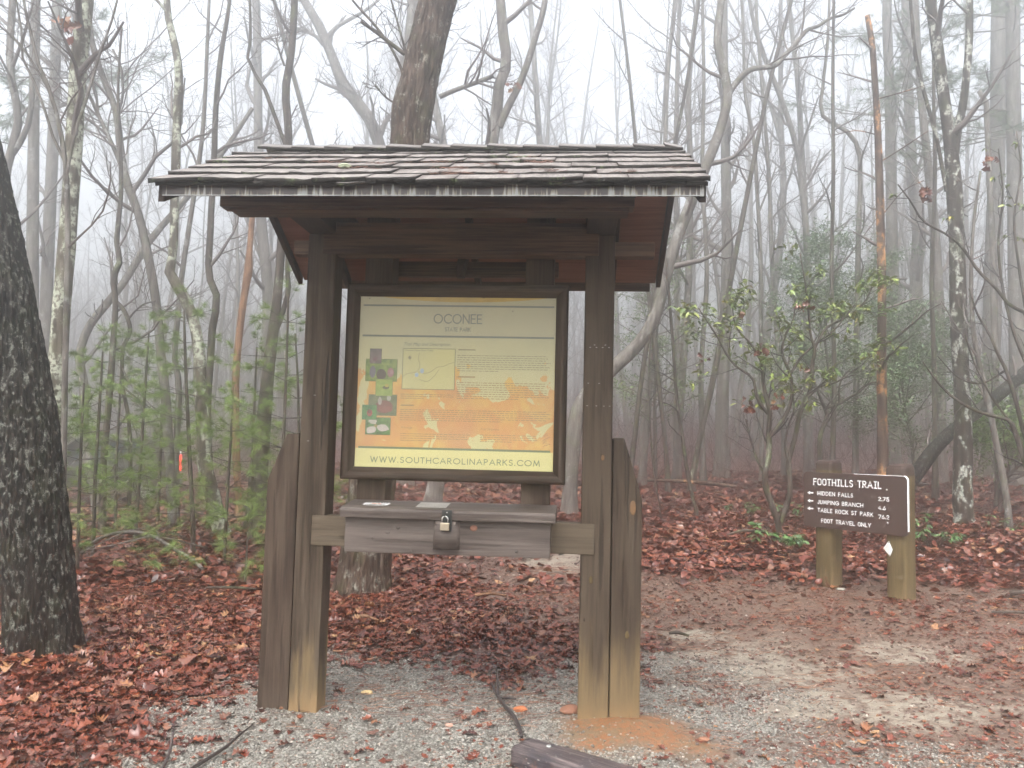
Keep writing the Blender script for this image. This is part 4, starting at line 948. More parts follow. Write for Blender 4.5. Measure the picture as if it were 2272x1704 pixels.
tree('bare_tree', 'dark mossy-footed trunk close to the left wing post, rising left of the kiosk roof',
     [[(565, 1172, 54), (570, 1100, 44), (575, 1031, 40), (585, 933, 34), (592, 860, 29), (603, 760, 25), (612, 690, 22), (619, 616, 20), (629, 462, 19), (639, 340, 19), (640, 290, 18), (634, 195, 18), (645, 128, 17), (654, 0, 16), (658, -50, 15)],
      [(612, 735, 12), (628, 690, 12), (640, 640, 12), (638, 610, 11), (639, 540, 10), (642, 480, 9), (640, 330, 8)],
      [(632, 320, 9), (605, 245, 9), (578, 180, 8), (552, 145, 7), (556, 80, 7), (554, 0, 6), (552, -40, 5)], [(631, 146, 5), (620, 115, 4), (612, 84, 4)]], 12.4, 'dark', LIGHT, n=14, wob=.03)
tree('bare_tree', 'broad pale trunk deep in fog behind the kiosk left post, left of the roof', [[(588, 1045, 30), (590, 850, 27), (594, 640, 25), (580, 500, 24), (575, 400, 22), (572, 200, 20), (568, 0, 18), (566, -40, 17)], [(592, 600, 9), (566, 540, 8), (545, 470, 7), (520, 380, 6)]], 25, 'grey', CROWN)
tree('leaning_tree', 'pale fogged trunk leaning left above the roof, left of the thick brown trunk', [[(905, 1010, 40), (890, 700, 34), (870, 450, 30), (843, 325, 27), (814, 255, 26), (790, 225, 27), (758, 180, 24), (735, 120, 22), (720, 85, 22), (704, 50, 21), (680, 10, 19), (665, -20, 18)],
      [(722, 92, 12), (740, 66, 10), (772, 45, 9), (800, 30, 8), (840, 0, 6)], [(718, 100, 9), (700, 80, 8), (670, 68, 7), (640, 60, 5)], [(808, 250, 6), (795, 200, 4)]], 24, 'grey', CROWN)
tree('bare_tree', 'pale smooth trunk half hidden behind the thick brown trunk above the roof', [[(900, 1020, 34), (897, 700, 32), (893, 500, 31), (897, 330, 30), (902, 180, 28), (913, 60, 27), (920, -30, 26)]], 19, 'grey', LIGHT)
tree('forked_tree', 'grey trunk forking in two above the middle of the kiosk roof',
     [[(963, 1098, 40), (990, 900, 36), (1030, 680, 33), (1065, 480, 31), (1090, 322, 29), (1103, 240, 26), (1107, 190, 25), (1124, 143, 25), (1118, 90, 24), (1110, 0, 22), (1107, -40, 20)],
      [(1108, 282, 17), (1128, 235, 17), (1145, 203, 16), (1165, 156, 16), (1178, 115, 15), (1190, 76, 14), (1204, 30, 14), (1212, -20, 13)], [(975, 215, 12), (1010, 200, 11), (1060, 182, 11), (1095, 168, 10)]], 14, 'grey', LIGHT, n=12)
tree('leaning_tree', 'leaning tree sweeping up past the right end of the roof, one long branch reaching right',
     [[(1264, 1108, 36), (1270, 1000, 34), (1274, 955, 34), (1285, 905, 33), (1304, 873, 32), (1366, 811, 31), (1415, 765, 30), (1448, 715, 29), (1473, 630, 27), (1492, 560, 26), (1528, 462, 25), (1570, 360, 24), (1603, 270, 22), (1615, 210, 22), (1604, 150, 20), (1593, 103, 19), (1600, 0, 17), (1602, -40, 16)],
      [(1614, 212, 15), (1640, 176, 14), (1667, 154, 13), (1692, 150, 12), (1718, 146, 12), (1742, 122, 11), (1760, 103, 10), (1775, 85, 9), (1790, 67, 9), (1815, 58, 8), (1842, 41, 7), (1870, 33, 6), (1896, 18, 5)]], 14.5, 'grey', LIGHT, n=14, wob=.02)
tree('straight_tree', 'tall straight fogged trunk standing between the roof right end and the leafy shrub', [[(1600, 1040, 36), (1602, 914, 30), (1606, 804, 27), (1612, 610, 24), (1612, 480, 23), (1610, 350, 22), (1608, 230, 20), (1606, 60, 18), (1605, -30, 17)]], 24, 'grey', CROWN)
tree('bare_tree', 'thin pale stem above the roof right end', [[(1500, 1010, 14), (1502, 700, 12), (1500, 310, 11), (1504, 120, 10), (1507, -10, 9)], [(1500, 320, 4), (1530, 270, 4), (1560, 255, 3)]], 24, 'grey', CROWN)
tree('broken_snag', 'tall reddish snag with peeling orange bark, broken off above the trail sign', [[(1961, 1120, 26), (1959, 1035, 24), (1957, 900, 22), (1956, 784, 20), (1957, 667, 19), (1954, 513, 18), (1951, 400, 17), (1947, 280, 15), (1941, 180, 14), (1934, 92, 13), (1927, 50, 12), (1924, 34, 11)],
      [(1946, 220, 3), (2000, 205, 3), (2050, 190, 2)], [(1952, 360, 3), (2000, 330, 3), (2060, 290, 2)], [(1950, 300, 3), (1900, 290, 2), (1850, 300, 2)], [(1955, 480, 3), (2010, 420, 2), (2050, 400, 2)]], 13, 'snag', [(10, .25, .95, (.9, 1.5), 1, 6, .02, .1, 3, 1.2, .003), (3, .3, 1, (.4, .9), .5, 4, .02, .15, 3, None, .002)], sky=False, n=12, wob=.02)
tree('lichen_tree', 'blotchy lichen-spotted trunk forking high up, right of the trail sign',
     [[(2140, 1165, 50), (2136, 1120, 42), (2136, 1040, 38), (2137, 970, 36), (2135, 876, 36), (2130, 784, 35), (2126, 667, 34), (2122, 513, 33), (2117, 420, 33), (2113, 360, 32), (2105, 290, 26), (2094, 215, 25), (2083, 128, 26), (2073, 60, 25), (2064, 0, 24), (2058, -50, 22)],
      [(2117, 350, 20), (2125, 290, 19), (2137, 230, 18), (2144, 170, 18), (2150, 100, 17), (2151, 0, 16), (2153, -40, 15)],
      [(2100, 425, 9), (2090, 370, 9), (2074, 290, 9), (2060, 240, 9), (2045, 185, 9), (2032, 130, 9), (2024, 50, 8), (2018, -20, 7)]], 13.5, 'blotch', LIGHT, n=16, rough=.06, wob=.02)
tree('pine_tree', 'broad pale straight trunk in fog near the right edge, behind the forked lichen trunk', [[(2195, 1040, 44), (2201, 719, 38), (2206, 513, 35), (2213, 308, 33), (2214, 150, 31), (2215, -30, 29)]], 24, 'grey', None)
tree('bare_tree', 'pale fogged trunk with a swelling, left of the forked lichen trunk', [[(2030, 1030, 34), (2032, 700, 29), (2034, 590, 27), (2040, 520, 30), (2026, 420, 25), (2020, 300, 23), (2013, 150, 21), (2008, -20, 19)]], 29, 'grey', CROWN)
tree('bare_tree', 'slim fogged trunk close beside the forked lichen trunk on its left', [[(2090, 1030, 24), (2085, 700, 21), (2078, 560, 20), (2066, 430, 19), (2050, 280, 17), (2038, 150, 15), (2030, -20, 13)]], 22, 'grey', CROWN)
tree('broken_snag', 'short bent-topped dead stem near the right edge above the thicket', [[(2208, 800, 16), (2203, 560, 14), (2196, 420, 13), (2192, 320, 12), (2188, 250, 12), (2180, 205, 11), (2172, 202, 9)]], 16, 'grey', None, sky=False, n=8)
tree('bare_tree', 'left stem of a pale fogged pair above the leafy shrub', [[(1792, 1000, 20), (1790, 700, 16), (1789, 513, 15), (1782, 440, 14), (1770, 340, 13), (1734, 221, 12), (1693, 118, 11), (1670, 40, 9), (1660, -20, 8)]], 25, 'grey', CROWN)
tree('bare_tree', 'right stem of a pale fogged pair above the leafy shrub', [[(1796, 1010, 18), (1792, 700, 15), (1788, 500, 14), (1777, 300, 13), (1770, 180, 12), (1758, 77, 11), (1748, -20, 9)]], 26.5, 'grey', CROWN)
tree('crooked_tree', 'thin crooked fogged stem left of the orange snag', [[(1898, 1020, 15), (1902, 700, 13), (1905, 513, 12), (1908, 400, 11), (1900, 318, 10), (1880, 292, 10), (1850, 275, 9), (1826, 258, 9), (1826, 190, 8), (1835, 110, 7), (1840, 0, 6)]], 20, 'grey', LIGHT)
tree('bare_tree', 'thin dark stem in fog midway between the roof right end and the orange snag', [[(1690, 1010, 13), (1688, 700, 10), (1687, 560, 10), (1680, 430, 9), (1672, 308, 9), (1654, 216, 8), (1650, 100, 7), (1645, 0, 6)], [(1684, 470, 5), (1700, 430, 4), (1722, 370, 3)]], 22, 'grey', LIGHT)
tree('leaning_log', 'dark dead trunk leaning up to the right behind the trail sign', [[(1925, 1172, 34), (1965, 1128, 33), (2005, 1085, 32), (2035, 1048, 31), (2070, 1000, 30), (2103, 965, 29), (2140, 935, 28), (2177, 907, 28), (2244, 852, 27), (2290, 812, 26), (2340, 770, 24)]], 14.4, 'oak', [(5, .2, .9, (.8, 1.3), 1, 6, .1, .16, 3, .7, .004)], sky=False, cat='log', n=12, wob=.0, flare=1.0)
tree('sapling', 'thin pale-lichened sapling right of the blotchy trunk', [[(2238, 1155, 17), (2226, 1060, 15), (2213, 999, 14), (2200, 930, 13), (2188, 870, 12), (2165, 772, 11), (2155, 650, 9), (2160, 500, 7), (2175, 380, 5)]], 12.8, 'grey', LIGHT, sky=False, n=8)
tree('sapling', 'dark thin sapling leaning left from the leaf litter between the kiosk and the shrub', [[(1548, 1153, 11), (1536, 1100, 9), (1526, 1055, 9), (1515, 976, 8), (1503, 900, 8), (1495, 790, 7), (1488, 700, 7), (1480, 606, 6), (1470, 500, 5)]], None, 'dark', [(14, .25, .98, (.6, 1.2), 1, 6, .05, .15, 3, .8, .003), (4, .2, 1, (.4, 1), .5, 4, .03, .2, 3, None, .002)], sky=False, n=8, twigmat='twig_dark')
tree('sapling', 'wiry upright sapling next to the right wing post', [[(1466, 1152, 5), (1452, 1057, 5), (1443, 950, 4), (1440, 850, 4), (1443, 740, 3)]], None, 'dark', [(14, .2, .98, (.6, 1.2), 1, 5, .05, .15, 3, .6, .002), (3, .2, 1, (.4, 1), .5, 4, .03, .2, 3, None, .0016)], sky=False, n=6, twigmat='twig_dark')
for px, w, Y, lab, up in ((1426, 15, 21, 'first fogged trunk to the right of the right wing post', 1), (1502, 19, 22, 'fogged trunk behind the dark leaning sapling', 1), (1536, 15, 18.5, 'mossy thin trunk right of the dark leaning sapling', 0), (1560, 13, 21, 'slim trunk leaning slightly left, left of the tall straight trunk', 0), (1395, 12, 17, 'slender trunk seen close to the right post of the kiosk', 1), (1482, 12, 19, 'slender trunk under the right end of the roof', 0), (1845, 12, 18, 'thin trunk in the haze above the left sign post', 0), (1740, 13, 24, 'thin pale trunk behind the leafy shrub', 1), (2075, 12, 17, 'thin trunk between the sign and the blotchy trunk', 0), (1225, 20, 26, 'pale trunk seen in the gap right of the notice', 1), (1130, 26, 23, 'pale trunk foot seen beneath the notice, right of centre', 1), (875, 16, 20, 'thin trunk foot seen beneath the notice, left of centre', 0)):
    g = np.random.default_rng(int(px)); l = g.normal(0, 22)
    pts = [(px, 1042 if Y > 20 else 1070, w * 1.2)] + [(px + l * k + g.normal(0, 4), 1040 - 215 * k, w * (1 - .09 * k)) for k in (1, 2, 3, 4, 5)]
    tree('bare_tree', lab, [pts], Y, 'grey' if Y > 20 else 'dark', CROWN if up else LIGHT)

# ------------------------------------------------------------------ the fogged wood behind: prototypes, then copies
def proto(seed, H, r, mat, crown):
    g = np.random.default_rng(seed); o = [(0, 0, -.2, r * 1.35), (0, 0, .25, r * 1.05)]; x = y = 0; d = np.array([g.normal(0, .05), g.normal(0, .05)])
    for z in np.arange(1.5, H, 1.6):
        d = d + g.normal(0, .045, 2); x += d[0] * 1.6; y += d[1] * 1.6; o.append((x, y, z, max(.015, r * (1 - .9 * (z / H) ** 1.1))))
    root = empty('bare_tree'); me, P, R = tube_mesh('trunk', o, 22, 8, M[mat], .02, seed); link('trunk', me, root)
    q = resample(o, 18); PP = [q[:, :3]]; RR = [q[:, 3]]
    if g.uniform() < .55:                    # a fork
        i = g.integers(6, 10); b = [tuple(q[i])]; dd = np.array([g.normal(0, .3), g.normal(0, .3), 1.]); p = np.array(q[i][:3]); rr = q[i][3] * .7
        for k in range(6): p = p + norm(dd) * (H - q[i][2]) / 6.5; dd = dd + np.array([g.normal(0, .12), g.normal(0, .12), .12]); b.append((*p, max(.012, rr * (1 - k / 7))))
        me, P, R = tube_mesh('branch', b, 14, 6, M[mat], .02, seed); link('branch', me, root); qb = resample(b, 18); PP.append(qb[:, :3]); RR.append(qb[:, 3])
    twigs(np.array(PP), np.array(RR), g, [(crown + 4, .25, .98, (.45, 1.15), 1, 7, .10, .16, 4, 3.0, .007), (7, .2, 1., (.4, 1.), .5, 5, .05, .2, 3, None, .0042), (6, .15, 1., (.4, 1.), .5, 4, .03, .22, 3, None, .003)], M['twig'], root)
    return root
def dup(root, loc, rz, sc, label=None, group=None):
    r = root.copy(); COL.objects.link(r); r.location = loc; r.rotation_euler = (0, 0, rz); r.scale = (sc, sc, sc)
    if label: r['label'] = label
    if group: r['group'] = group
    for ch in root.children:
        c = ch.copy(); COL.objects.link(c); c.parent = r
    return r
BGL = 'slender bare tree fading into the fog deep in the wood'; BGG = 'bare trees standing deep in the fog'
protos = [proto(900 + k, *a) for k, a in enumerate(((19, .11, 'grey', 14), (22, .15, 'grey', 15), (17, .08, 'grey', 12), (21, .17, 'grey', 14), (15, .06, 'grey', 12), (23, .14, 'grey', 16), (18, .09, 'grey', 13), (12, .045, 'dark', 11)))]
for p in protos: tag(p, BGL, 'tree', BGG)
g = np.random.default_rng(2024); used = []; spots = []
tries = 0
while len(spots) < 240 and tries < 9000:
    tries += 1; Y = 26 + 54 * g.uniform(0, 1) ** .62; X = g.uniform(-1, 1) * (.70 * Y + 3)
    if Y < 21 and abs(X - 1.0 + .3 * (Y - 8)) < 1.6: continue
    if any((X - a) ** 2 + (Y - b) ** 2 < (.55 + .012 * Y) ** 2 * 2.2 for a, b in spots): continue
    spots.append((X, Y))
first = set()
for i, (X, Y) in enumerate(spots):
    k = int(g.integers(0, len(protos))); z = float(gz(X, Y)); rz = g.uniform(0, 6.28); sc = g.uniform(.8, 1.2)
    if k not in first: first.add(k); p = protos[k]; p.location = (X, Y, z); p.rotation_euler = (0, 0, rz); p.scale = (sc,) * 3
    else: dup(protos[k], (X, Y, z), rz, sc)

# the far wood that reads as one grey mass
def far_wood():
    g = np.random.default_rng(77); n = 520; y = np.sqrt(g.uniform(66 ** 2, 114 ** 2, n)); x = g.uniform(-1, 1, n) * .72 * y; H = g.uniform(11, 19, n); K = 7
    P = np.zeros((n, K, 3)); d = g.normal(0, .06, (n, 2)); P[:, 0] = np.stack([x, y, gz(x, y) - .2], 1)
    for k in range(1, K): d = d + g.normal(0, .05, (n, 2)); P[:, k, :2] = P[:, k - 1, :2] + d * (H / 6)[:, None]; P[:, k, 2] = P[:, k - 1, 2] + H / 6
    R = g.uniform(.09, .24, n)[:, None] * np.linspace(1, .16, K)[None]; A = Acc(); V, F = tubes(P, R, 4); A.add(V, F)
    p, r = grow(P, R, 13, .12, 1, (.5, 1.2), 1, 5, g, .08, .18, rmin=.018, L=3.4); V, F = tubes(p, r, 3); A.add(V, F)
    p, r = grow(p, r, 5, .2, 1, (.4, 1.), .6, 4, g, .04, .2, rmin=.013); V, F = tubes(p, r, 3); A.add(V, F)
    tag(link('far_wood', A.mesh('far_wood', M['twig'], False)), kind='stuff')
far_wood()

# ------------------------------------------------------------------ leaf litter, gravel, straw
def leaf_mat(name, stops, src='attr', rough=.24, spec=.5, trans=0.0):
    t = NT(name); co = t.coord(); k = t.attr('tint') if src == 'attr' else t.rnd()
    c = t.ramp(k, stops); n = t.noise(co, 28, 3); c = t.mix(t.mr(n, .35, .7, 0, .5), c, (.035, .014, .009))
    return t.done(c, rough, spec)
LST = [(0, (.032, .010, .008)), (.18, (.095, .022, .013)), (.44, (.175, .040, .020)), (.63, (.22, .062, .027)), (.77, (.17, .085, .065)), (.9, (.28, .115, .048)), (1, (.38, .22, .105))]
M['leaf'] = leaf_mat('oak_leaf_litter', LST); M['leaf1'] = leaf_mat('oak_leaf', LST, 'rnd')
def leaf_tmpl(seed, n, lobes=3.5, curl=1.0, w0=.30, lob=.42):
    g = np.random.default_rng(seed); t = np.linspace(0, 1, n); V = []; F = []
    c1, c2, tw, ph = g.normal(0, .55) * curl, g.uniform(-.2, 1.4) * curl, g.normal(0, .5) * curl, g.uniform(0, 6)
    for i, s in enumerate(t):
        wd = w0 * math.sin(math.pi * min(1, s * .93 + .05)) ** .7 * (1 + lob * math.sin(2 * math.pi * lobes * s + 2.2))
        if i in (0, n - 1): wd = .02
        for side in (-1, 0, 1):
            y = side * wd * g.uniform(.85, 1.15); z = c1 * (s - .5) ** 2 + c2 * y * y * 2.2 + tw * y * (s - .5) + .03 * math.sin(7 * s + ph + side * 2)
            V.append((s - .5 + (0.05 * abs(side)), y, z))
    for i in range(n - 1):
        for j in (0, 1): a = 3 * i + j; F.append((a, a + 3, a + 4, a + 1))
    return np.array(V), np.array(F)
def scatter(tm, pos, yaw, tilt, az, sc):
    V0, F0 = tm; n = len(pos); c, s = np.cos(yaw), np.sin(yaw)
    V = V0[None] * sc[:, None, None]; x = V[..., 0] * c[:, None] - V[..., 1] * s[:, None]; y = V[..., 0] * s[:, None] + V[..., 1] * c[:, None]; z = V[..., 2]
    ca, sa = np.cos(az)[:, None], np.sin(az)[:, None]; ct, st = np.cos(tilt)[:, None], np.sin(tilt)[:, None]   # tilt about a horizontal axis
    p = x * ca + y * sa; q = -x * sa + y * ca; p, z = p * ct + z * st, -p * st + z * ct; x = p * ca - q * sa; y = p * sa + q * ca
    V = np.stack([x, y, z], -1) + pos[:, None]; F = F0[None] + (np.arange(n) * len(V0))[:, None, None]
    return V.reshape(-1, 3), F.reshape(-1, F0.shape[1])
def wedge(g, n, y0, y1):
    y = np.sqrt(g.uniform(y0 ** 2, y1 ** 2, n)); x = g.uniform(-1, 1, n) * (.66 * y + .5); return x, y
def litter_amount(X, Y):
    d = zone_dirt(X, Y); gr = zone_gravel(X, Y); sa = zone_sand(X, Y); cl = zone_clay(X, Y)
    u, v = (X - KX) * _kc - (Y - KY) * _ks, (X - KX) * _ks + (Y - KY) * _kc
    inp = ((np.abs(u) < 1.16) & (np.abs(u) > .76) & (v > -.02) & (v < .2))
    a = 1 - .95 * d; a = a * (1 - .985 * gr) * (1 - .9 * sa) * (1 - cl)
    p = fbm(X * 1.4, Y * 1.4, 0, 71, 3)
    return np.where(inp, 0, a * (.45 + 1.1 * sm(.3, .6, p)))
TN = [leaf_tmpl(300 + k, 9, 2.6 + .35 * k, .8) for k in range(6)]; TF = [leaf_tmpl(340 + k, 5, 1.6, 1.0, .30, .15) for k in range(5)]
A = Acc(); g = np.random.default_rng(90)
def strew(n, y0, y1, T, s0, s1, thick, dens, ymul=0.0, zoff=.004, tilt=.42):
    x, y = wedge(g, n, y0, y1); k = g.uniform(0, 1, n) < dens(x, y); x, y = x[k], y[k]; n = len(x)
    z = gz(x, y) + zoff + g.uniform(0, 1, n) ** 1.5 * thick; kind = g.integers(0, len(T), n); out = 0
    tint0 = np.clip(g.beta(1.6, 1.9, n) + (fbm(x * .8, y * .8, 0, 13, 2) - .5) * .5, 0, 1)
    for q in range(len(T)):
        m = kind == q; c = m.sum()
        if not c: continue
        V, F = scatter(T[q], np.stack([x[m], y[m], z[m]], 1), g.uniform(0, 6.28, c), np.abs(g.normal(0, tilt, c)), g.uniform(0, 6.28, c), g.uniform(s0, s1, c) * (1 + ymul * (y[m] - y0)))
        A.add(V, F, np.repeat(tint0[m], len(T[q][0])))
strew(17000, 3.8, 8.6, TN, .055, .105, .014, litter_amount, 0, .004, .2); strew(26000, 3.8, 8.6, TN, .03, .08, .012, litter_amount, 0, .004, .2)
strew(36000, 8.4, 15, TF, .08, .135, .06, litter_amount, .03)
strew(19000, 15, 26, TF, .13, .2, .09, litter_amount, .03)
frag = lambda x, y: np.clip(zone_dirt(x, y) * (1 - .8 * zone_sand(x, y)) + .22 * zone_gravel(x, y), 0, 1) * (1 - zone_clay(x, y)) * (.35 + 1.1 * sm(.42, .62, fbm(x * 2.2, y * 2.2, 0, 81, 3)))
strew(46000, 3.8, 10.5, TF, .010, .042, .006, frag, 0, .003, .25)
tag(link('leaf_litter', A.mesh('leaf_litter', M['leaf'], False, 'tint')), kind='stuff')
# banked heaps against the bank right of the trail and round the big trunk feet are in the height field; single leaves on top:
LM = []
for k in range(7):
    V, F = leaf_tmpl(400 + k, 11, 2.7 + .3 * k, 1.1); LM.append(mesh_np('oak_leaf', V, F, M['leaf1'], True))
g = np.random.default_rng(91); cnt = 0; spotsL = [(-2.25, 4.69, .2, .30)]
while len(spotsL) < 290:
    y = float(np.sqrt(g.uniform(3.9 ** 2, 7.6 ** 2))); x = float(g.uniform(-1, 1) * (.62 * y))
    if float(litter_amount(np.array(x), np.array(y))) > g.uniform(.55, 1.3): spotsL.append((x, y, g.uniform(.075, .135), abs(g.normal(0, .3))))
LG = 'large oak leaves lying loose on top of the litter'
for i, (x, y, s, tl) in enumerate(spotsL):
    o = link('fallen_leaf', LM[i % 7]); o.location = (x, y, float(gz(x, y)) + .028 + (.02 if i else .012)); o.scale = (s,) * 3; o.rotation_euler = (tl * math.cos(i * 2.4), tl * math.sin(i * 2.4), i * 1.7)
    tag(o, 'wet russet oak leaf lying loose on top of the leaf litter', 'leaf', LG)
    if i == 0: o['label'] = 'large curled purple-brown leaf lying out on the grey gravel at left'; del o['group']; o.rotation_euler = (.1, .25, .3)
# gravel
def pebbles(n, y0, y1, s0, s1, dens, seed, name, stops, mat=None):
    g = np.random.default_rng(seed); x, y = wedge(g, n, y0, y1); k = g.uniform(0, 1, n) < dens(x, y); x, y = x[k], y[k]; n = len(x)
    B = np.array([(-1, -1, -.7), (1, -1, -.7), (1, 1, -.7), (-1, 1, -.7), (-.7, -.7, .7), (.7, -.7, .7), (.7, .7, .7), (-.7, .7, .7)]) * .5
    Q = np.array([(0, 3, 2, 1), (4, 5, 6, 7), (0, 1, 5, 4), (1, 2, 6, 5), (2, 3, 7, 6), (3, 0, 4, 7)])
    V = B[None] * (1 + g.normal(0, .22, (n, 8, 3))); s = np.exp(g.uniform(math.log(s0), math.log(s1), n)); V = V * s[:, None, None] * np.stack([g.uniform(.8, 1.5, n), g.uniform(.7, 1.1, n), g.uniform(.5, .85, n)], 1)[:, None]
    a = g.uniform(0, 6.28, n); c, d = np.cos(a)[:, None], np.sin(a)[:, None]; V = np.stack([V[..., 0] * c - V[..., 1] * d, V[..., 0] * d + V[..., 1] * c, V[..., 2]], -1)
    V += np.stack([x, y, gz(x, y) + s * .22], 1)[:, None]; F = Q[None] + (np.arange(n) * 8)[:, None, None]
    if mat is None:
        t = NT(name); mat = t.done(t.ramp(t.attr('tint'), stops), .5, .4)
    me = mesh_np(name, V.reshape(-1, 3), F.reshape(-1, 4), mat, False, attrs={'tint': np.repeat(g.uniform(0, 1, n), 8)})
    tag(link(name, me), kind='stuff')
def gdens(x, y): return zone_gravel(x, y) * (1 - .9 * zone_clay(x, y)) * (.35 + .9 * sm(.35, .55, fbm(x * 1.7, y * 1.7, 0, 62, 3))) * (1 - .5 * zone_sand(x, y))
GST = [(0, (.06, .054, .045)), (.25, (.155, .145, .125)), (.6, (.245, .235, .205)), (.85, (.31, .30, .265)), (.94, (.21, .125, .09)), (1, (.38, .365, .32))]
pebbles(125000, 3.8, 6.6, .006, .015, gdens, 70, 'gravel', GST)
pebbles(20000, 3.8, 10, .006, .018, lambda x, y: zone_dirt(x, y) * .5 + .3 * zone_sand(x, y), 72, 'loose_pebbles', [(0, (.07, .05, .045)), (.5, (.18, .13, .11)), (.9, (.34, .27, .22)), (1, (.5, .46, .4))])
# pine straw lying in drifts
g = np.random.default_rng(93); n = 15000; x, y = wedge(g, n, 3.8, 10)
drift = sm(.5, .62, fbm(x * 1.3 + y * .9, y * 2.4, 0, 65, 3)) * (zone_dirt(x, y) * .9 + zone_gravel(x, y) * .5 + .55) * (1 - .9 * zone_clay(x, y))
k = g.uniform(0, 1, n) < drift; x, y = x[k], y[k]; n = len(x); a = g.normal(.25, .6, n); L = g.uniform(.05, .13, n); P = np.zeros((n, 4, 3))
for j in range(4): s = (j / 3 - .5) * L; P[:, j, 0] = x + np.cos(a) * s; P[:, j, 1] = y + np.sin(a) * s + (j / 3 - .5) ** 2 * .03
P[:, :, 2] = gz(P[:, :, 0], P[:, :, 1]) + .014
V, F = tubes(P, np.full((n, 4), .0016), 3); t = NT('ground_straw'); tag(link('pine_straw', mesh_np('pine_straw', V, F, t.done(t.ramp(t.attr('tint'), [(0, (.07, .025, .017)), (.6, (.2, .075, .04)), (1, (.32, .15, .075))]), .5, .4), True, attrs={'tint': np.repeat(g.uniform(0, 1, n), 12)})), kind='stuff')

# ------------------------------------------------------------------ single things on the ground
def stick(name, label, cat, pts, r, mat='twig_dark', group=None, forks=(), n=7, lift=None):
    """pts (x, y, z above the floor)"""
    o = [(x, y, float(gz(x, y)) + z, rr * r) for x, y, z, rr in pts]; b = o[0]; root = empty(name, b[:3])
    o2 = [(p[0] - b[0], p[1] - b[1], p[2] - b[2], p[3]) for p in o]; me, P, R = tube_mesh('shaft', o2, max(10, 5 * len(o)), n, M[mat], .06, int(abs(b[0]) * 100)); link('shaft', me, root)
    for f in forks:
        q = [(x - b[0], y - b[1], float(gz(x, y)) + z - b[2], rr * r) for x, y, z, rr in f]; me, _, _ = tube_mesh('fork', q, 10, 6, M[mat], .06, 3); link('fork', me, root)
    tag(root, label, cat, group); return root
stick('fallen_stick', 'forked dark stick on the gravel pointing at the old landscape timber', 'stick', [(-.09, 5.62, .02, .8), (-.04, 5.29, .03, 1.), (.01, 5.06, .035, 1.05), (.055, 4.88, .04, 1.1), (.09, 4.70, .035, 1.), (.10, 4.58, .03, .9)], .011,
      forks=[[(-.04, 5.29, .03, .9), (-.045, 5.36, .10, .7), (-.05, 5.42, .17, .6)], [(-.03, 5.25, .03, .7), (.03, 5.27, .025, .6), (.075, 5.275, .02, .5)]])
stick('fallen_stick', 'short black twig tip standing out of the gravel near the lower left', 'stick', [(-1.62, 4.0, .015, 1), (-1.64, 4.13, .03, 1), (-1.67, 4.25, .055, .9), (-1.69, 4.32, .10, .7)], .008)
stick('fallen_stick', 'long thin brown twig lying on the gravel below the left post', 'stick', [(-1.52, 3.95, .02, 1), (-1.47, 4.13, .025, 1), (-1.42, 4.33, .03, .9), (-1.40, 4.5, .03, .6), (-1.385, 4.66, .025, .4)], .010, forks=[[(-1.44, 4.27, .03, .6), (-1.46, 4.22, .02, .4), (-1.47, 4.18, .01, .3)]])
stick('fallen_branch', 'long pale-topped branch arching over the litter left of the kiosk', 'branch', [(-5.0, 9.75, .12, .8), (-4.75, 9.6, .30, .9), (-4.4, 9.5, .40, 1), (-4.05, 9.4, .36, 1), (-3.75, 9.3, .22, 1), (-3.45, 9.15, .10, 1), (-3.3, 9.05, .03, 1)], .020, 'grey',
      forks=[[(-4.4, 9.5, .40, .5), (-4.7, 9.3, .22, .4), (-4.95, 9.1, .08, .3)], [(-4.05, 9.4, .36, .5), (-4.4, 9.2, .28, .4), (-4.8, 9.1, .2, .25)], [(-3.9, 9.3, .3, .5), (-4.1, 9.6, .42, .4), (-4.5, 9.8, .4, .2)]])
stick('fallen_branch', 'thin bare branch lying low behind the arching branch at left', 'branch', [(-5.2, 10.4, .25, .8), (-4.7, 10.3, .3, 1), (-4.2, 10.3, .25, 1), (-3.7, 10.2, .15, .8)], .014, 'dark')
stick('fallen_branch', 'orange-patched dead branch lying level across the brush right of the kiosk', 'branch', [(2.6, 15.6, .55, .9), (3.2, 15.6, .56, 1), (3.8, 15.6, .52, 1.1), (4.3, 15.6, .48, .9)], .035, 'snag')
stick('fallen_branch', 'curved grey branch on the litter left of the shrub foot', 'branch', [(3.2, 12.2, .04, .8), (3.45, 12.3, .1, 1), (3.8, 12.35, .10, 1), (4.1, 12.3, .03, .8)], .022, 'dark')
for i, (x, y, ln, a, lab) in enumerate(((-3.0, 8.3, .5, .1, 'short grey stick on the litter between the near oak and the kiosk'), (-2.05, 9.3, .7, .5, 'dark stub of branch beside the left wing post'), (1.35, 6.9, .16, -.4, 'small dark twig on the trail by the right wing post'), (4.6, 7.9, .6, -.35, 'dark stick half sunk in litter at the right edge of the trail'), (5.2, 8.6, .3, -.5, 'black stub of wood on the bank by the right edge'), (-.3, 7.9, .3, .1, 'split pale branch end lying behind the brochure box'), (-1.3, 7.2, .25, -.5, 'pale splinter of wood on the litter at the left post'))):
    stick('fallen_stick', lab, 'stick', [(x, y, .045, .9), (x + ln * .4 * math.cos(a), y + ln * .4 * math.sin(a), .06, 1), (x + ln * math.cos(a), y + ln * math.sin(a), .045, .7)], .014 if i != 4 else .03, 'dark' if i not in (5, 6) else 'tan')
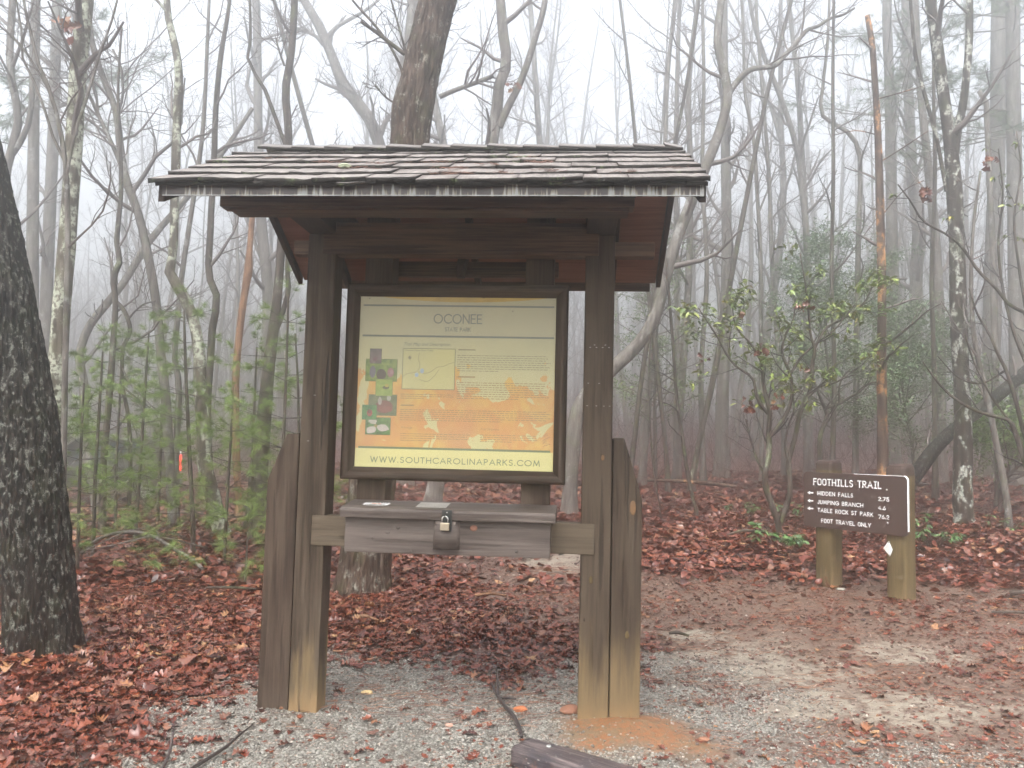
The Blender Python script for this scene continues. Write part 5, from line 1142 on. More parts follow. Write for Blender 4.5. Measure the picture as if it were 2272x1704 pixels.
# old landscape timber in the foreground
def timber():
    a = np.array([.035, 4.215]); d = norm(np.array([.79, -.61])); nrm_ = np.array([-d[1], d[0]]); L, W, H = 1.35, .205, .115; n = 28; K = 60; V = []
    for i in range(K):
        s = i / (K - 1)
        for j in range(n):
            t_ = 2 * math.pi * j / n; cx, cz = math.cos(t_), math.sin(t_); k = (abs(cx) ** 5 + abs(cz) ** 5) ** -.2
            w = W / 2 * cx * k; h = H / 2 * cz * k; e = 1 if 0 < i < K - 1 else .97
            nn = float(vnoise(w * 60, h * 60, s * 5, 8)) - .5; gr = float(vnoise(w * 130, h * 130, s * 2.2, 12)) - .5
            w *= e * (1 + .06 * nn); h = h * e * (1 + .10 * nn) + .006 * gr; sx = s * L + (.012 * float(vnoise(w * 40, h * 40, 0, 4)) if i == 0 else 0)
            p = a + d * sx + nrm_ * (w + W / 2); V.append((p[0] - a[0], p[1] - a[1], h + H / 2 - .012))
    idx = np.arange(K * n).reshape(K, n); F = np.stack([idx[:-1], np.roll(idx[:-1], -1, 1), np.roll(idx[1:], -1, 1), idx[1:]], -1).reshape(-1, 4)
    t = NT('rotting_timber'); co = t.coord(); ang = math.atan2(d[1], d[0]); m1 = t.map(co, (1, 1, 1), (0, 0, 0), (0, 0, -ang)); m = t.map(m1, (.06, 1, 1))
    f = t.noise(m, 70, 6, .7); g2 = t.noise(co, 8, 4); fl = t.voro(t.map(m1, (.35, 1, 1)), 60); 
    c = t.ramp(f, [(.35, (.012, .010, .011)), (.5, (.06, .045, .045)), (.66, (.16, .125, .12)), (.8, (.26, .22, .18))]); c = t.mix(t.mr(g2, .5, .68), c, (.035, .028, .034))
    c = t.mix(t.math('MULTIPLY', t.mr(fl, .2, .1), t.mr(g2, .5, .6)), c, (.30, .285, .25)); c = t.mix(t.math('MULTIPLY', t.mr(t.noise(co, 11, 4), .62, .72), .6), c, (.20, .08, .035)); t.bump(f, .006, 1)
    root = empty('landscape_timber', (a[0], a[1], float(gz(*a)))); link('timber', mesh_np('timber', np.array(V), [F, np.arange(n)[None, ::-1], (np.arange(n) + (K - 1) * n)[None]], t.done(c, .5, .4), True), root)
    for s, w in ((.155, .115), (.72, .09)):
        bm = bmesh.new(); bmesh.ops.create_cone(bm, cap_ends=True, segments=14, radius1=.0135, radius2=.011, depth=.006); p = d * s + nrm_ * w; bmesh.ops.translate(bm, vec=(p[0], p[1], H - .007), verts=bm.verts)
        me = bpy.data.meshes.new('nail_head'); bm.to_mesh(me); bm.free(); me.materials.append(plain('zinc', (.42, .43, .41), .4, .5, .6, var=.2, scale=80)); link('nail_head', me, root)
    tag(root, 'weathered dark landscape timber with two nail heads lying in the foreground', 'log')
timber()
def rock(label, x, y, s, sx, sz, col, seed, cat='stone', name='stone'):
    bm = bmesh.new(); bmesh.ops.create_icosphere(bm, subdivisions=3, radius=1)
    for v in bm.verts: k = 1 + .7 * (float(fbm(v.co.x * 1.3, v.co.y * 1.3, v.co.z * 1.3, seed, 3)) - .5); v.co = Vector((v.co.x * k * s * sx, v.co.y * k * s, v.co.z * k * s * sz))
    me = bpy.data.meshes.new(name); bm.to_mesh(me); bm.free(); me.materials.append(plain(name + '_surface', col, .6, .3, var=.4, scale=60))
    for p in me.polygons: p.use_smooth = True
    o = link(name, me); o.location = (x, y, float(gz(x, y)) + s * sz * .5); tag(o, label, cat)
rock('orange clay lump on the gravel right of the forked stick', .10, 5.09, .026, 1.6, .8, (.40, .13, .05), 3)
rock('brown stone half sunk beside the foot of the right post', .405, 5.04, .05, 1.3, .6, (.22, .10, .06), 5)
rock('small pinkish pebble alone on the gravel in the foreground', -.31, 4.82, .018, 1.2, .7, (.40, .24, .18), 7)
rock('dark stone on the trail near the lower right corner', 1.95, 4.25, .018, 1.2, .7, (.03, .03, .035), 8)
rock('rounded rusty stone right of the clay mound', 1.1, 4.62, .024, 1.5, .6, (.26, .13, .08), 9)
rock('pale stone at the foot of the left sign post', 3.62, 9.02, .035, 1.6, .4, (.26, .25, .21), 10)
rock('split tan wood chip on the gravel behind the left post', -.88, 5.38, .022, 1.7, .7, (.5, .36, .18), 11, 'wood chip', 'wood_chip')

# ------------------------------------------------------------------ brush at ground level
g = np.random.default_rng(95); n = 9000; x, y = wedge(g, n * 2, 11, 70); cx = 1.0 - .3 * (y - 8); k = (np.abs(x - cx) > 1.6) | (y > 24); x, y = x[k][:n], y[k][:n]; n = len(x)
H = np.exp(g.normal(-.2, .5, n)) * np.clip(y / 16, .6, 2.6); d = norm(np.stack([g.normal(0, .5, n), g.normal(0, .5, n), np.ones(n)], 1)); P = [np.stack([x, y, gz(x, y) - .03], 1)]
for j in range(4): P.append(P[-1] + d * (H / 4)[:, None]); d = norm(d + g.normal(0, .22, d.shape) - np.array([0, 0, .06]))
P = np.stack(P, 1); R = np.linspace(1, .35, 5)[None] * g.uniform(.003, .0065, n)[:, None] * np.clip(y / 20, 1, 2.5)[:, None]; U = Acc(); V, F = tubes(P, R, 3); U.add(V, F)
p2, r2 = grow(P, R, 4, .3, 1, (.4, 1.1), .5, 4, g, .02, .2, rmin=.0026); V, F = tubes(p2, r2, 3); U.add(V, F)
tag(link('undergrowth', U.mesh('undergrowth', M['twig_red'], True)), kind='stuff')

# ------------------------------------------------------------------ white pine saplings at left
def needle_mat(name, a, b): t = NT(name); return t.done(t.ramp(t.attr('tint'), [(0, a), (1, b)]), .5, .3)
M['needle'] = needle_mat('white_pine_needle', (.075, .125, .03), (.24, .32, .09)); M['needle_far'] = needle_mat('pine_needle', (.05, .085, .03), (.11, .16, .06))
def needles(C, D, nn, L, w, g, mat, parent, spread=.75, name='needles'):
    """tufts at C (n,3) pointing along D"""
    n = len(C); c = np.repeat(C, nn, 0); d = norm(np.repeat(D, nn, 0) + g.normal(0, spread, (n * nn, 3)) * np.array([1, 1, .7])); l = g.uniform(.7, 1.1, n * nn)[:, None] * L
    s = norm(np.cross(d, g.normal(size=d.shape))) * w; m = c + d * l * .55 - np.array([0, 0, .06]) * l; e = c + d * l - np.array([0, 0, .2]) * l
    V = np.stack([c - s * .5, c + s * .5, m + s * .5, m - s * .5, e], 1).reshape(-1, 3); i = np.arange(n * nn) * 5
    me = mesh_np(name, V, [np.stack([i, i + 1, i + 2, i + 3], 1), np.stack([i + 3, i + 2, i + 4], 1)], mat, False, attrs={'tint': np.repeat(np.repeat(g.uniform(0, 1, n), nn) * .7 + g.uniform(0, .3, n * nn), 5)})
    return tag(link(name, me, parent), kind='stuff')
def pine_sapling(label, pts, Y, seed, dens=1.0, whl=.36, reach=.95):
    g = np.random.default_rng(seed); o = to_ground(path3(pts, Y, g), 1.1); b = o[0]; root = empty('pine_sapling', b[:3]); o = [(q[0] - b[0], q[1] - b[1], q[2] - b[2], q[3]) for q in o]
    me, P, R = tube_mesh('stem', o, 20, 7, M['dark'], .03, seed); link('stem', me, root); q = resample(o, 40); H = q[-1, 2]; BP = []
    zz = .35
    while zz < H:
        i = int(np.argmin(np.abs(q[:, 2] - zz))); nb = g.integers(3, 6); a0 = g.uniform(0, 6.28); ln = reach * (.35 + .75 * (1 - zz / H)) * g.uniform(.7, 1.1)
        for k in range(nb):
            a = a0 + 6.28 * k / nb + g.normal(0, .25); d = np.array([math.cos(a), math.sin(a), g.uniform(-.05, .35)]); p = q[i, :3].copy(); pp = [p]
            for j in range(5): p = p + d * ln / 5; d = d + g.normal(0, .08, 3) + np.array([0, 0, .02]); pp.append(p)
            BP.append(pp)
        zz += whl * g.uniform(.8, 1.2)
    BP.append([q[-6, :3] + (q[-1, :3] - q[-6, :3]) * j / 5 + np.array([0, 0, .05 * j]) for j in range(6)]); BP = np.array(BP); A = Acc(); BR = np.repeat(np.linspace(.005, .002, 6)[None], len(BP), 0)
    V, F = tubes(BP, BR, 3); A.add(V, F); p2, r2 = grow(BP, BR, 5, .35, 1, (.4, .9), .42, 4, g, .03, .12, rmin=.0015); V, F = tubes(p2, r2, 3); A.add(V, F)
    tag(link('twigs', A.mesh('twigs', M['twig_dark'], True), root), kind='stuff')
    alive = g.uniform(0, 1, len(p2)) < .62 * dens
    C = np.concatenate([p2[alive, -1], p2[alive, 2], BP[:, -1]]); D = np.concatenate([norm(p2[alive, -1] - p2[alive, -2])] * 2 + [norm(BP[:, -1] - BP[:, -2])])
    needles(C, D, 56, .10, .0019, g, M['needle'], root); tag(root, label, 'pine sapling', 'young white pines left of the kiosk'); return root
for i, (lab, pts, Y) in enumerate((
    ('tall white pine sapling with a straight dark stem left of the crooked trunk', [(428, 1215, 11), (420, 1000, 9), (412, 820, 7), (408, 690, 5)], 10.6),
    ('bushy pale green pine sapling just right of the lichen-covered trunk', [(205, 1225, 9), (212, 1040, 8), (222, 880, 6), (228, 780, 4)], 10.2),
    ('pine sapling with drooping tufts between the lichen trunk and the forked stems', [(300, 1190, 9), (312, 1020, 7), (322, 860, 6), (330, 740, 4)], 11.6),
    ('small pine sapling with bright tufts against the crooked trunk foot', [(498, 1225, 8), (505, 1090, 7), (512, 970, 5), (516, 900, 4)], 9.6),
    ('pine sapling whose tufts touch the left edge of the kiosk', [(622, 1190, 9), (628, 1000, 8), (636, 800, 6), (640, 650, 4)], 9.2),
    ('pine sapling behind the left wing post, tufts over its slanted top', [(668, 1150, 8), (664, 1000, 7), (660, 830, 5), (655, 740, 4)], 10.4),
    ('low pine seedling sprawling on the litter by the left wing post', [(545, 1262, 6), (548, 1215, 5), (550, 1180, 4)], 8.6),
    ('pine sapling at the right flank of the near furrowed trunk', [(172, 1240, 8), (176, 1080, 7), (182, 940, 6), (186, 850, 4)], 9.0),
    ('pine sapling peeping out left of the near furrowed trunk', [(8, 1290, 8), (5, 1180, 7), (0, 1070, 5)], 8.2),
    ('thin pine sapling in front of the leaning fogged trunk', [(255, 1185, 8), (258, 1030, 7), (266, 880, 5), (270, 770, 4)], 12.5),
    ('pine sapling in front of the orange-tan snag', [(556, 1180, 8), (560, 1020, 7), (566, 860, 5), (570, 770, 4)], 11.8),
    ('faint pine sapling in fog behind the forked stems', [(350, 1150, 8), (356, 1000, 7), (362, 850, 5), (366, 760, 4)], 14))):
    pine_sapling(lab, pts, Y, 700 + i, 1.0 if i != 6 else 1.3)
# tall pines with fogged crowns high in the picture
def pine_crown(label, pts, Y, seed, z0, z1, reach, n=26):
    root = tree('pine_tree', label, [pts], Y, 'grey', None, top=z1 + 1); g = np.random.default_rng(seed); b = np.array(root.location); tr = [c for c in root.children if c.name.startswith('trunk')][0]
    co = np.array([v.co for v in tr.data.vertices]); A = Acc(); BP = []
    for k in range(n):
        z = g.uniform(z0, z1) - b[2]; near = co[np.abs(co[:, 2] - z) < .8]; c = near.mean(0) if len(near) else co[-1]; c[2] = z; a = g.uniform(0, 6.28); ln = reach * g.uniform(.5, 1.1) * (1.15 - .6 * (z + b[2] - z0) / (z1 - z0)); d = np.array([math.cos(a), math.sin(a), g.uniform(-.1, .25)]); pp = [c]; p = c
        for j in range(6): p = p + d * ln / 6; d = d + g.normal(0, .1, 3) + np.array([0, 0, .03]); pp.append(p)
        BP.append(pp)
    BP = np.array(BP); BR = np.repeat(np.linspace(.025, .008, 7)[None], len(BP), 0); V, F = tubes(BP, BR, 4); A.add(V, F); p2, r2 = grow(BP, BR, 9, .3, 1, (.4, 1.), .36, 4, g, .06, .15, rmin=.005); V, F = tubes(p2, r2, 3); A.add(V, F)
    tag(link('branches', A.mesh('branches', M['twig'], True), root), kind='stuff'); C = np.concatenate([p2[:, -1], p2[:, -2], p2[:, 1]]); D = np.concatenate([norm(p2[:, -1] - p2[:, -2])] * 3)
    needles(C, D, 26, .24, .006, g, M['needle_far'], root, .8)
pine_crown('tall fogged pine with soft grey-green crown at the upper right corner', [(2262, 1010, 40), (2255, 600, 34), (2248, 200, 30), (2245, -30, 28)], 21, 801, 10, 16, 3.2)
pine_crown('tall fogged pine with feathery boughs above the orange snag', [(1985, 1020, 30), (1980, 600, 26), (1974, 200, 22), (1970, -30, 20)], 26, 802, 11.5, 19, 3.6)
pine_crown('tall fogged pine with green-grey crown at the upper left corner', [(70, 1030, 30), (72, 600, 26), (76, 200, 22), (80, -30, 20)], 19, 803, 9, 15, 2.6, 22)

# ------------------------------------------------------------------ broad-leaved shrubs
def leafblade(seed, n=6, w0=.2, droop=.3):
    g = np.random.default_rng(seed); V = []; F = []
    for i in range(n):
        s = i / (n - 1); wd = w0 * math.sin(math.pi * min(1, s * .96 + .02)) ** .8
        for side in (-1, 0, 1): V.append((s, side * wd, -droop * s * s + .35 * abs(side) * wd + g.normal(0, .012)))
    for i in range(n - 1):
        for j in (0, 1): a = 3 * i + j; F.append((a, a + 3, a + 4, a + 1))
    return np.array(V), np.array(F)
def green(name, stops, src='rnd', rough=.35): t = NT(name); k = t.rnd() if src == 'rnd' else t.attr('tint'); return t.done(t.ramp(k, stops), rough, .5)
M['azalea'] = green('yellowing_leaf', [(0, (.08, .14, .028)), (.5, (.17, .23, .045)), (.85, (.26, .29, .06)), (1, (.38, .30, .05))])
M['azalea_far'] = green('yellowing_foliage', [(0, (.08, .135, .028)), (.5, (.16, .22, .045)), (1, (.26, .29, .065))], 'attr')
M['laurel'] = green('laurel_leaf', [(0, (.03, .09, .022)), (.6, (.065, .155, .04)), (1, (.12, .22, .06))])
M['ever'] = green('evergreen_leaf', [(0, (.07, .12, .05)), (1, (.17, .25, .11))], 'attr'); M['palegreen'] = green('small_green_leaf', [(0, (.06, .11, .03)), (1, (.20, .28, .08))], 'attr')
AZ = [mesh_np('leaf', *leafblade(20 + k, 6, .19, .35), M['azalea'], True) for k in range(4)]; LA = [mesh_np('leaf', *leafblade(30 + k, 6, .19, .2), M['laurel'], True) for k in range(4)]
def put_leaves(root, C, D, meshes, size, g, nmax, per=4, down=.5):
    k = 0
    for c, d in zip(C, D):
        a0 = g.uniform(0, 6.28)
        for j in range(per):
            if k >= nmax: return
            a = a0 + 6.28 * j / per + g.normal(0, .4); v = Vector((math.cos(a), math.sin(a), g.uniform(-down - .3, .2))); v += Vector(d) * .4; q = v.to_track_quat('X', 'Z') @ Quaternion((1, 0, 0), g.normal(0, .5))
            o = link('leaf', meshes[k % len(meshes)], root); o.location = c; o.rotation_mode = 'QUATERNION'; o.rotation_quaternion = q; s = size * g.uniform(.65, 1.15); o.scale = (s, s, s); k += 1
def shrub(name, label, cat, stems, Y, seed, mat, spec, leaf=None, nleaf=0, size=.1, per=4, zone=None, twigmat='twig_dark', wob=.06, n=8):
    root = tree(name, label, stems, Y, mat, None, sky=False, cat=cat, n=n, wob=wob, flare=1.1); g = np.random.default_rng(seed); b = np.array(root.location); PP = []; RR = []
    for st in stems:
        o = path3(st, Y or base_y(*stems[0][0][:2]), np.random.default_rng(seed), 0); q = resample([(p[0] - b[0], p[1] - b[1], p[2] - b[2], p[3]) for p in o], 14); PP.append(q[:, :3]); RR.append(q[:, 3])
    tips = twigs(np.array(PP), np.array(RR), g, spec, M[twigmat], root)
    if leaf:
        C = tips[:, -1]; k = C[:, 2] + b[2] > zone if zone else np.ones(len(C), bool); C = C[k]; D = norm(tips[k, -1] - tips[k, -2]); s = g.permutation(len(C)); put_leaves(root, C[s], D[s], leaf, size, g, nleaf, per)
        if nleaf >= 300:                     # what is past the first 300 leaves
            e = np.concatenate([C[s], tips[k, 2]]); e = e + g.normal(0, .03, e.shape); e = e[nleaf // per // 2:][:1300]; V0, F0 = leafblade(7, 5, .19, .35)
            V, F = scatter((V0, F0), e, g.uniform(0, 6.28, len(e)), g.normal(.3, .6, len(e)), g.uniform(0, 6.28, len(e)), g.uniform(.6, 1.1, len(e)) * size)
            link('foliage', mesh_np('foliage', V, F, M['azalea_far'], True, attrs={'tint': np.repeat(g.uniform(0, 1, len(e)), len(V0))}), root)['kind'] = 'stuff'
    return root
az = [[(1727, 1165, 15), (1712, 1118, 14), (1700, 1085, 14), (1697, 1053, 14), (1706, 1014, 13), (1706, 957, 12), (1708, 914, 11), (1697, 871, 9), (1692, 830, 8), (1689, 790, 6)],
      [(1706, 970, 10), (1727, 945, 9), (1745, 918, 9), (1758, 871, 8), (1752, 827, 8), (1735, 780, 7), (1742, 745, 5), (1758, 715, 4), (1766, 660, 3)],
      [(1754, 830, 6), (1778, 792, 6), (1812, 762, 5), (1847, 736, 4), (1885, 690, 3)],
      [(1730, 1165, 13), (1752, 1096, 12), (1750, 1023, 12), (1765, 966, 11), (1775, 915, 11), (1799, 862, 10), (1802, 810, 9), (1808, 775, 8), (1799, 745, 6), (1795, 700, 5), (1788, 640, 4), (1775, 560, 3)],
      [(1804, 780, 6), (1834, 727, 6), (1873, 706, 5), (1917, 671, 4), (1940, 625, 3)],
      [(1704, 918, 8), (1680, 885, 7), (1670, 840, 6), (1630, 810, 5), (1587, 740, 4), (1550, 684, 3)],
      [(1689, 801, 5), (1665, 762, 5), (1634, 727, 4), (1624, 670, 3)], [(1750, 1025, 7), (1742, 990, 6), (1748, 950, 5), (1762, 905, 4), (1758, 870, 3)], [(1700, 1060, 6), (1680, 1020, 5), (1668, 985, 4), (1655, 930, 3)], [(1799, 860, 4), (1850, 850, 4), (1905, 815, 3), (1950, 775, 2)]]
AZS = [(9, .4, 1, (.4, 1.1), 1, 6, .10, .17, 4, .8, .003), (5, .3, 1, (.4, .9), .55, 5, .06, .2, 3, None, .002), (2, .4, 1, (.3, .8), .5, 4, .05, .2, 3, None, .0016)]
shrub('azalea_shrub', 'open dark-stemmed shrub with yellow-green leaves left of the trail sign', 'shrub', az, 12.6, 41, 'dark', AZS, AZ, 300, .125, 2, 2.3)
shrub('bare_shrub', 'small fogged shrub spreading right behind the trail sign', 'shrub', [[(1822, 1050, 13), (1820, 966, 11), (1834, 914, 10), (1826, 897, 8), (1812, 860, 5), (1800, 820, 3)], [(1830, 905, 7), (1862, 896, 6), (1888, 880, 6), (1905, 870, 5), (1930, 850, 4), (1970, 845, 3)], [(1862, 894, 5), (1864, 850, 4), (1885, 820, 3), (1915, 800, 2)]], 15.5, 42, 'dark', AZS[:2])
th = [[(2330, 1240, 16), (2300, 1120, 14), (2272, 1018, 12), (2253, 962, 11), (2238, 932, 9), (2200, 922, 8), (2170, 913, 7), (2115, 882, 6), (2084, 852, 5), (2047, 802, 3)], [(2300, 1120, 12), (2290, 1030, 10), (2272, 962, 9), (2245, 860, 9), (2232, 821, 8), (2213, 784, 7), (2195, 741, 6), (2170, 700, 5), (2150, 640, 3)],
      [(2290, 1040, 12), (2300, 860, 10), (2285, 740, 9), (2272, 692, 9), (2244, 680, 8), (2213, 643, 7), (2170, 600, 7), (2134, 548, 6), (2103, 522, 5), (2047, 489, 5), (2020, 446, 4), (1992, 409, 3)], [(2300, 860, 8), (2250, 740, 7), (2225, 640, 6), (2215, 540, 5), (2225, 430, 4), (2215, 330, 3)], [(2240, 935, 5), (2200, 880, 5), (2160, 800, 4), (2140, 740, 3)],
      [(2285, 740, 7), (2262, 600, 6), (2250, 480, 5), (2265, 380, 4), (2255, 290, 3)], [(2232, 821, 5), (2180, 850, 4), (2130, 840, 3), (2080, 790, 2)]]
shrub('bare_shrub', 'tangled dark twiggy shrub filling the right edge', 'shrub', th, 10.5, 43, 'dark', [(7, .3, 1, (.5, 1.1), 1, 6, .05, .2, 4, .6, .003), (4, .2, 1, (.5, 1.), .55, 5, .03, .22, 3, None, .002), (3, .3, 1, (.4, .9), .5, 4, .03, .22, 3, None, .0016)], AZ, 60, .085, 4, 4.2)
def clump(label, px, py, Y, w, h, nst, nleaf, size, seed, leaf=LA, name='laurel_plant', per=5):
    g = np.random.default_rng(seed); d = at_y(px, py, Y); x, y = d[0], Y; z = float(gz(x, y)); root = empty(name, (x, y, z)); PP = []
    for k in range(nst):
        a = g.uniform(0, 6.28); dd = np.array([math.cos(a) * w, math.sin(a) * w, h * g.uniform(.5, 1.1)]); p = np.array([math.cos(a) * .05, math.sin(a) * .05, -.03]); PP.append([p + dd * s * np.array([1, 1, (2 - s) if s else 1]) * .55 for s in (0, .35, .7, 1., 1.3)])
    PP = np.array(PP); RR = np.repeat(np.linspace(.006, .003, 5)[None], nst, 0); V, F = tubes(PP, RR, 4); A = Acc(); A.add(V, F); p2, r2 = grow(PP, RR, 3, .4, 1, (.4, 1.), .5, 4, g, .15, .15, rmin=.002); V, F = tubes(p2, r2, 3); A.add(V, F)
    link('stems', A.mesh('stems', M['twig_dark'], True), root); C = np.concatenate([PP[:, -1], p2[:, -1], p2[:, 2]]); D = np.concatenate([norm(PP[:, -1] - PP[:, -2]), norm(p2[:, -1] - p2[:, -2]), norm(p2[:, 2] - p2[:, 1])]); s = g.permutation(len(C))
    put_leaves(root, C[s], D[s], leaf, size, g, nleaf, per, .35); tag(root, label, 'plant'); return root
clump('low bright green laurel at the foot of the dark-stemmed shrub', 1727, 1215, 11.4, .34, .42, 9, 170, .105, 51)
clump('green laurel between the trail sign and the blotchy trunk', 2072, 1200, 11.6, .34, .75, 10, 170, .10, 52)
clump('faint laurel sprig in the brush between the sapling and the shrub', 1640, 1100, 15, .3, .35, 6, 80, .10, 53)
clump('small green plant on the litter right of the blotchy trunk', 2236, 1165, 12.5, .25, .4, 6, 70, .09, 54)
clump('laurel sprouting behind the dark-stemmed shrub, left of the sign', 1765, 1115, 14.5, .35, .45, 6, 80, .10, 55)
# evergreen masses in the fog behind the sign
def bush(label, px, py, Y, rx, rz, n, lsize, seed, mat='ever', stem=True, name='evergreen_shrub'):
    g = np.random.default_rng(seed); c = at_y(px, py, Y); z0 = float(gz(c[0], Y)); root = empty(name, (c[0], Y, z0)); hc = c[2] - z0
    st = [(0, 0, -.1, .05), (g.normal(0, .1), 0, hc * .5, .04), (g.normal(0, .2), 0, hc, .03), (g.normal(0, .2), 0, hc + rz * .8, .012)]; me, P, R = tube_mesh('trunk', st, 14, 6, M['dark'], .02, seed); link('trunk', me, root)
    B = np.repeat(P, 1, 0); p1, r1 = grow(B, R, 46, .25, 1, (.7, 1.4), 1, 6, g, .02, .15, rmin=.006, L=rx * 1.45); A = Acc(); V, F = tubes(p1, r1, 4); A.add(V, F); p2, r2 = grow(p1, r1, 7, .25, 1, (.4, 1.), .45, 4, g, .02, .2, rmin=.003); V, F = tubes(p2, r2, 3); A.add(V, F); link('twigs', A.mesh('twigs', M['twig'], True), root)['kind'] = 'stuff'
    C = p2[:, 1:].reshape(-1, 3); cl = g.integers(0, len(C), n); pos = C[cl] + g.normal(0, .10, (n, 3)); keep = fbm(pos[:, 0] * 1.2, pos[:, 1] * 1.2, pos[:, 2] * 1.2, seed, 2) > .43; pos = pos[keep]; V0, F0 = leafblade(seed, 3, .22, .2)
    V, F = scatter((V0, F0), pos, g.uniform(0, 6.28, len(pos)), g.normal(0, .7, len(pos)), g.uniform(0, 6.28, len(pos)), g.uniform(.6, 1.2, len(pos)) * lsize)
    link('foliage', mesh_np('foliage', V, F, M[mat], False, attrs={'tint': np.repeat(np.clip(g.normal(.5, .25, len(pos)), 0, 1), len(V0))}), root)['kind'] = 'stuff'; tag(root, label, 'shrub')
bush('dense dark evergreen mass in fog above the left sign post', 1850, 700, 21, 2.3, 1.9, 26000, .085, 61)
bush('thin evergreen veil in fog above the right sign post', 2030, 850, 19, 1.8, 1.5, 16000, .08, 62)
bush('low small-leaved green thicket right of the blotchy trunk', 2215, 1010, 15, 1.1, .9, 8000, .08, 63, 'palegreen')
bush('faint green hemlock in fog left of the tall straight trunk', 1460, 660, 20, 1.2, 2.0, 8000, .08, 64, 'palegreen')
# dead oak leaves caught in the twigs
def caught(label, px, py, Y, s, nl, seed):
    g = np.random.default_rng(seed); c = at_y(px, py, Y); root = empty('caught_leaves', c)
    for k in range(nl):
        o = link('leaf', LM[k % 7], root); o.location = g.normal(0, s * .35, 3) * np.array([1, 1, 1.2]); o.rotation_euler = (1.3 + g.normal(0, .5), g.normal(0, .6), g.uniform(0, 6)); q = s * g.uniform(.7, 1.1); o.scale = (q, q, q)
    tag(root, label, 'dead leaves', 'dead oak leaves caught in twigs')
for i, (px, py, Y, s, n, lab) in enumerate(((1662, 898, 12.4, .16, 7, 'dark bunch of dead leaves hanging left in the leafy shrub'), (1722, 890, 12.4, .14, 6, 'dark bunch of dead leaves hanging mid-height in the leafy shrub'), (1690, 782, 12.4, .16, 7, 'reddish spray of dead leaves on the shrub’s left stem'), (1788, 690, 12.3, .16, 6, 'russet dead leaves high in the shrub’s right stem'), (1645, 705, 12.4, .12, 3, 'single orange dead leaf in the shrub’s left twigs'), (1788, 828, 12.3, .11, 3, 'small orange dead leaf on the shrub’s right stem'), (1560, 795, 12.4, .10, 3, 'red dead leaf at the far left tip of the shrub'), (2055, 432, 10.4, .15, 8, 'orange-red dead leaves hung in front of the blotchy trunk'), (2192, 358, 10.4, .14, 6, 'crimson dead leaves high in the right-edge tangle'), (1128, 192, 13.8, .13, 3, 'red dead leaf clinging to the forked trunk above the roof'), (1145, 190, 13.9, .16, 4, 'orange dead leaves clinging in the fork above the roof'), (150, 60, 9.0, .16, 8, 'rust-brown dead leaf bunch high beside the lichen-covered trunk'))):
    caught(lab, px, py, Y, s, n, 860 + i)

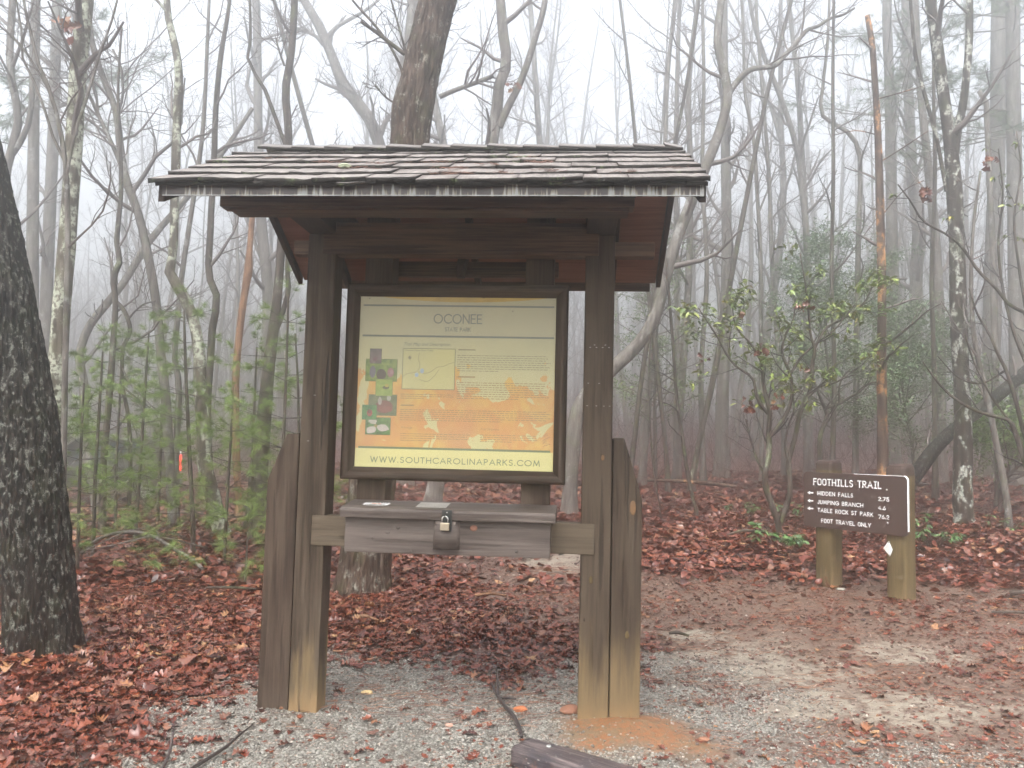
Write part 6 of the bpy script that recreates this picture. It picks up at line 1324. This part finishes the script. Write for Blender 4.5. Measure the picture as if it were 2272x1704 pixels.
# ------------------------------------------------------------------ parked car seen through the saplings
def car():
    Y = 22.9; c = at_y(392, 1050, Y); z = float(gz(c[0] - 2, Y)); root = empty('parked_car', (c[0], Y, z), math.radians(117))
    body = plain('car_paint', (.035, .03, .03), .35, .5, .3); glass = plain('car_glass', (.03, .045, .07), .15, .4); blk_ = plain('car_trim', (.02, .02, .022), .6)
    L, W = 4.4, 1.8                      # rear faces the camera; length runs away along +y
    prof_ = [(0, .42), (0, .95), (.06, 1.05), (.42, 1.62), (.75, 1.70), (2.5, 1.68), (3.1, 1.12), (4.25, .98), (4.4, .75), (4.4, .42)]
    bm = bmesh.new(); secs = []
    for s in (-1, -.82, .82, 1):
        row = []
        for y_, z_ in prof_:
            tuck = .88 if z_ > 1.1 else 1.0; row.append(bm.verts.new((s * W / 2 * tuck, y_ + (.05 if abs(s) == 1 and y_ < 1 else 0), z_ - (.04 if abs(s) == 1 and z_ > 1.3 else 0))))
        secs.append(row)
    n = len(prof_)
    for a, b in zip(secs[:-1], secs[1:]):
        for i in range(n): bm.faces.new((a[i], a[(i + 1) % n], b[(i + 1) % n], b[i]))
    bm.faces.new(secs[0][::-1]); bm.faces.new(secs[-1]); bmesh.ops.recalc_face_normals(bm, faces=bm.faces); bmesh.ops.bevel(bm, geom=bm.edges[:], offset=.03, segments=2, affect='EDGES')
    me = bpy.data.meshes.new('body'); bm.to_mesh(me); bm.free(); me.materials.append(body); link('body', me, root)
    def q(name, pts, m): me = bpy.data.meshes.new(name); me.from_pydata(pts, [], [list(range(len(pts)))]); me.materials.append(m); return link(name, me, root)
    q('rear_window', [(-.62, .075, 1.10), (.62, .075, 1.10), (.55, .36, 1.56), (-.55, .36, 1.56)], glass)
    for s in (-1, 1):
        q('side_window', [(s * .815, .55, 1.12), (s * .815, 2.6, 1.12), (s * .80, 2.3, 1.56), (s * .80, .7, 1.56)], glass)
    t = NT('tail_lamp'); t.b.inputs['Emission Color'].default_value = (1, .06, .03, 1); t.b.inputs['Emission Strength'].default_value = .9; red = t.done((.75, .05, .03), .2, .6)
    t2 = NT('reverse_lamp'); rev = t2.done((.8, .8, .78), .2, .6)
    for s in (-1, 1):
        link('tail_light', boxmesh('tail_light', s * .845 - .085, s * .845 + .085, -.03, .12, .86, 1.28, red, .02), root); link('reverse_light', boxmesh('reverse_light', s * .835 - .08, s * .835 + .08, -.02, .13, 1.29, 1.38, rev, .02), root)
    link('bumper', boxmesh('bumper', -.88, .88, -.09, .03, .42, .66, blk_, .03), root); link('number_plate', boxmesh('number_plate', -.16, .16, -.012, -.004, .80, .90, plain('plate', (.6, .6, .58), .5), .0), root)
    for s in (-1, 1):
        for y_ in (.85, 3.5):
            bm = bmesh.new(); bmesh.ops.create_cone(bm, cap_ends=True, segments=24, radius1=.33, radius2=.33, depth=.2, matrix=Matrix.Translation((s * .80, y_, .33)) @ Matrix.Rotation(math.pi / 2, 4, 'Y')); bmesh.ops.bevel(bm, geom=bm.edges[:], offset=.03, segments=2, affect='EDGES'); me = bpy.data.meshes.new('wheel'); bm.to_mesh(me); bm.free(); me.materials.append(blk_); w = link('wheel', me, root)
            bm = bmesh.new(); bmesh.ops.create_cone(bm, cap_ends=True, segments=20, radius1=.2, radius2=.19, depth=.05, matrix=Matrix.Translation((s * .89, y_, .33)) @ Matrix.Rotation(math.pi / 2, 4, 'Y')); me = bpy.data.meshes.new('rim'); bm.to_mesh(me); bm.free(); me.materials.append(plain('alloy', (.5, .5, .5), .3, .5, .8)); link('rim', me, w)
    tag(root, 'parked car with a bright red tail light glimpsed through the pine saplings', 'car')
car()
